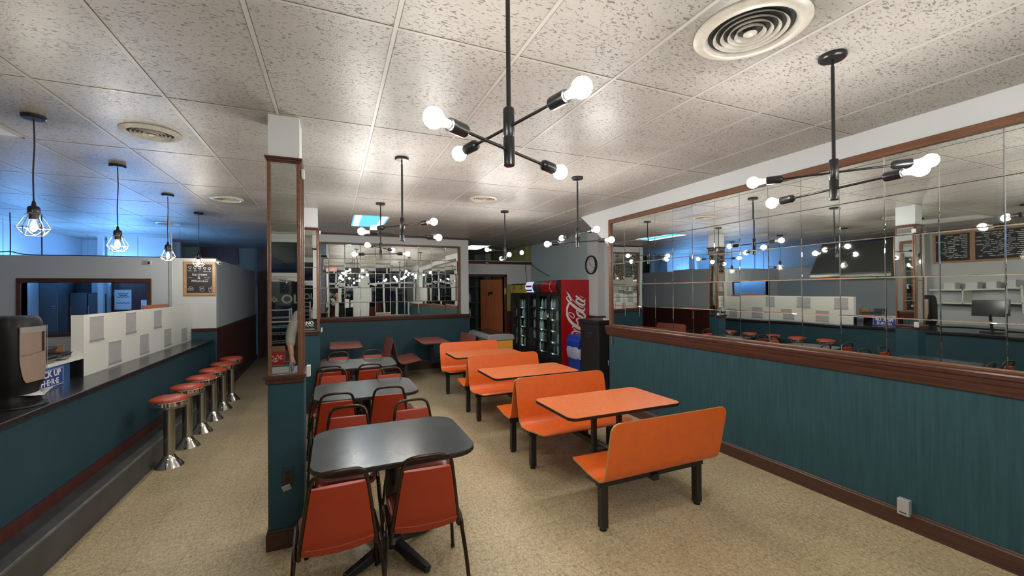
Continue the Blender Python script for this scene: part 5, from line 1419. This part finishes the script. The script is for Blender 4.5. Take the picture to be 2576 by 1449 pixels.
loft(b, [(0,0,0.82,0.14,0.10), (0,0,0.92,0.165,0.115), (0,0,1.04,0.150,0.105), (0,0,1.18,0.150,0.105), (0,0,1.30,0.172,0.115), (0,-0.005,1.40,0.175,0.095), (0,-0.005,1.45,0.12,0.07), (0,0,1.47,0.06,0.055)])
limb(b, [(0,-0.005,1.43,0.058), (0,0.01,1.52,0.054), (0,0.02,1.58,0.055)])
b.sphere((0, 0.025, 1.655), 0.098, 24, 16, sq=(0.78, 0.95, 1.12)); b.sphere((0, 0.055, 1.59), 0.055, 20, 12, sq=(0.85, 0.9, 0.8))
limb(b, [(0, 0.112, 1.665, 0.010), (0, 0.128, 1.640, 0.013), (0, 0.130, 1.628, 0.017)])
for q in (-1, 1):
    b.sphere((q*0.077, 0.015, 1.65), 0.032, 12, 8, sq=(0.35, 0.6, 1))
limb(b, [(0.165,0,1.40,0.058), (0.27,0.08,1.24,0.046), (0.315,0.13,1.19,0.042), (0.34,0.20,1.34,0.038), (0.345,0.29,1.53,0.027), (0.345,0.32,1.60,0.026)])
limb(b, [(0.345,0.325,1.62,0.026), (0.345,0.345,1.66,0.028), (0.342,0.355,1.70,0.022)])
for k in range(4):
    z = 1.648+0.021*k
    limb(b, [(0.345,0.362,z,0.0095), (0.332,0.378,z+0.002,0.009), (0.302,0.381,z+0.003,0.0085), (0.276+0.006*abs(k-1.5),0.380,z+0.002,0.0075)])
limb(b, [(0.345,0.345,1.635,0.013), (0.330,0.372,1.640,0.011), (0.318,0.398,1.648,0.009)])
limb(b, [(-0.165,0,1.40,0.058), (-0.235,0.0,1.22,0.050), (-0.262,-0.01,1.10,0.046), (-0.262,0.05,0.96,0.042), (-0.245,0.10,0.84,0.029)])
limb(b, [(-0.242,0.11,0.81,0.026), (-0.240,0.118,0.775,0.032), (-0.238,0.122,0.74,0.028)])
for k in range(4):
    y = 0.100+0.018*k
    limb(b, [(-0.240,y,0.735,0.0095), (-0.262,y+0.002,0.705,0.009), (-0.262,y+0.003,0.680,0.0085), (-0.245,y+0.003,0.667-0.002*k,0.0078)])
limb(b, [(-0.225,0.130,0.775,0.013), (-0.205,0.142,0.745,0.011), (-0.205,0.146,0.715,0.009)])
for q in (-1, 1):
    limb(b, [(q*0.085,0,0.88,0.092), (q*0.10,0.01,0.52,0.060), (q*0.105,-0.01,0.32,0.054), (q*0.11,-0.01,0.10,0.038)])
    limb(b, [(q*0.112,-0.02,0.055,0.040), (q*0.115,0.10,0.040,0.034)])
fuse(b.build('body', m_skin, pr, smooth=True), 0.0065)
m = MB(); loft(m, [(0,0,0.96,0.172,0.125), (0,0,1.06,0.165,0.120), (0,0,1.18,0.165,0.120), (0,0,1.30,0.186,0.130), (0,-0.005,1.40,0.190,0.108), (0,-0.005,1.455,0.125,0.082), (0,0,1.49,0.070,0.066)])
limb(m, [(0.165,0,1.395,0.074), (0.27,0.08,1.24,0.066), (0.315,0.13,1.195,0.062), (0.337,0.19,1.31,0.056)])
limb(m, [(-0.165,0,1.395,0.076), (-0.238,0.0,1.22,0.072), (-0.264,-0.01,1.10,0.068), (-0.264,0.03,1.00,0.060)])
fuse(m.build('shirt', m_shirt, pr, smooth=True), 0.009)
m = MB(); loft(m, [(0,0,0.95,0.182,0.134), (0,0,1.06,0.174,0.129), (0,0,1.18,0.174,0.129), (0,0,1.30,0.192,0.139), (0,-0.005,1.40,0.165,0.117), (0,-0.005,1.452,0.125,0.092)])
fuse(m.build('vest', m_vest, pr, smooth=True), 0.009)
MB().prism(arc(0, 0, 0.145, 52, 128, 10) + list(reversed(arc(0, 0, 0.150, 52, 128, 10))), XY(0), 0.62, 1.28).build('apron', m_apron, pr, smooth=True)
m = MB(); loft(m, [(0,0,0.80,0.172,0.118), (0,0,0.90,0.176,0.124), (0,0,0.985,0.172,0.124)])
for q in (-1, 1): limb(m, [(q*0.088,0,0.84,0.094), (q*0.10,0.01,0.52,0.080), (q*0.108,-0.01,0.12,0.070)])
fuse(m.build('trousers', m_jeans, pr, smooth=True), 0.010)
m = MB().sphere((0, 0.0, 1.70), 0.096, 22, 14, sq=(0.88, 1.02, 0.92)); m.sphere((0, -0.03, 1.63), 0.075, 18, 12, sq=(0.95, 0.8, 1.0))
m.build('hair', m_hair, pr, smooth=True)
for q in (-1, 1):
    MB().sphere((q*0.030, 0.106, 1.668), 0.012).build('eye', m_signwhite, pr, smooth=True)
    MB().sphere((q*0.030, 0.1155, 1.668), 0.005).build('pupil', m_ink, pr, smooth=True)
    MB().sphere((q*0.113, 0.08, 0.042), 0.055, sq=(0.85, 2.3, 0.76)).build('shoe', m_edge, pr, smooth=True)
MB().sphere((0, 0.113, 1.598), 0.022, sq=(1.1, 0.35, 0.3)).build('mouth', M('lips', (0.35, 0.11, 0.09), 0.5), pr, smooth=True)
t = thing('smartphone', 'dark phone held up in front of the face by the photographer', 'phone', (0.0, -0.012, CAM_H))
MB().box(-0.145, 0.012, -0.010, 0.0, -0.060, 0.016).build('body', m_screen, t, bevel=0.004)
t = tag(MB().sphere((-0.548, -0.275, 0.665), 0.042, sq=(0.55, 1.5, 1.5)).build('blue_cloth', m_bluecloth, smooth=True), 'blue cloth held in the lowered hand of the photographer', 'cloth')
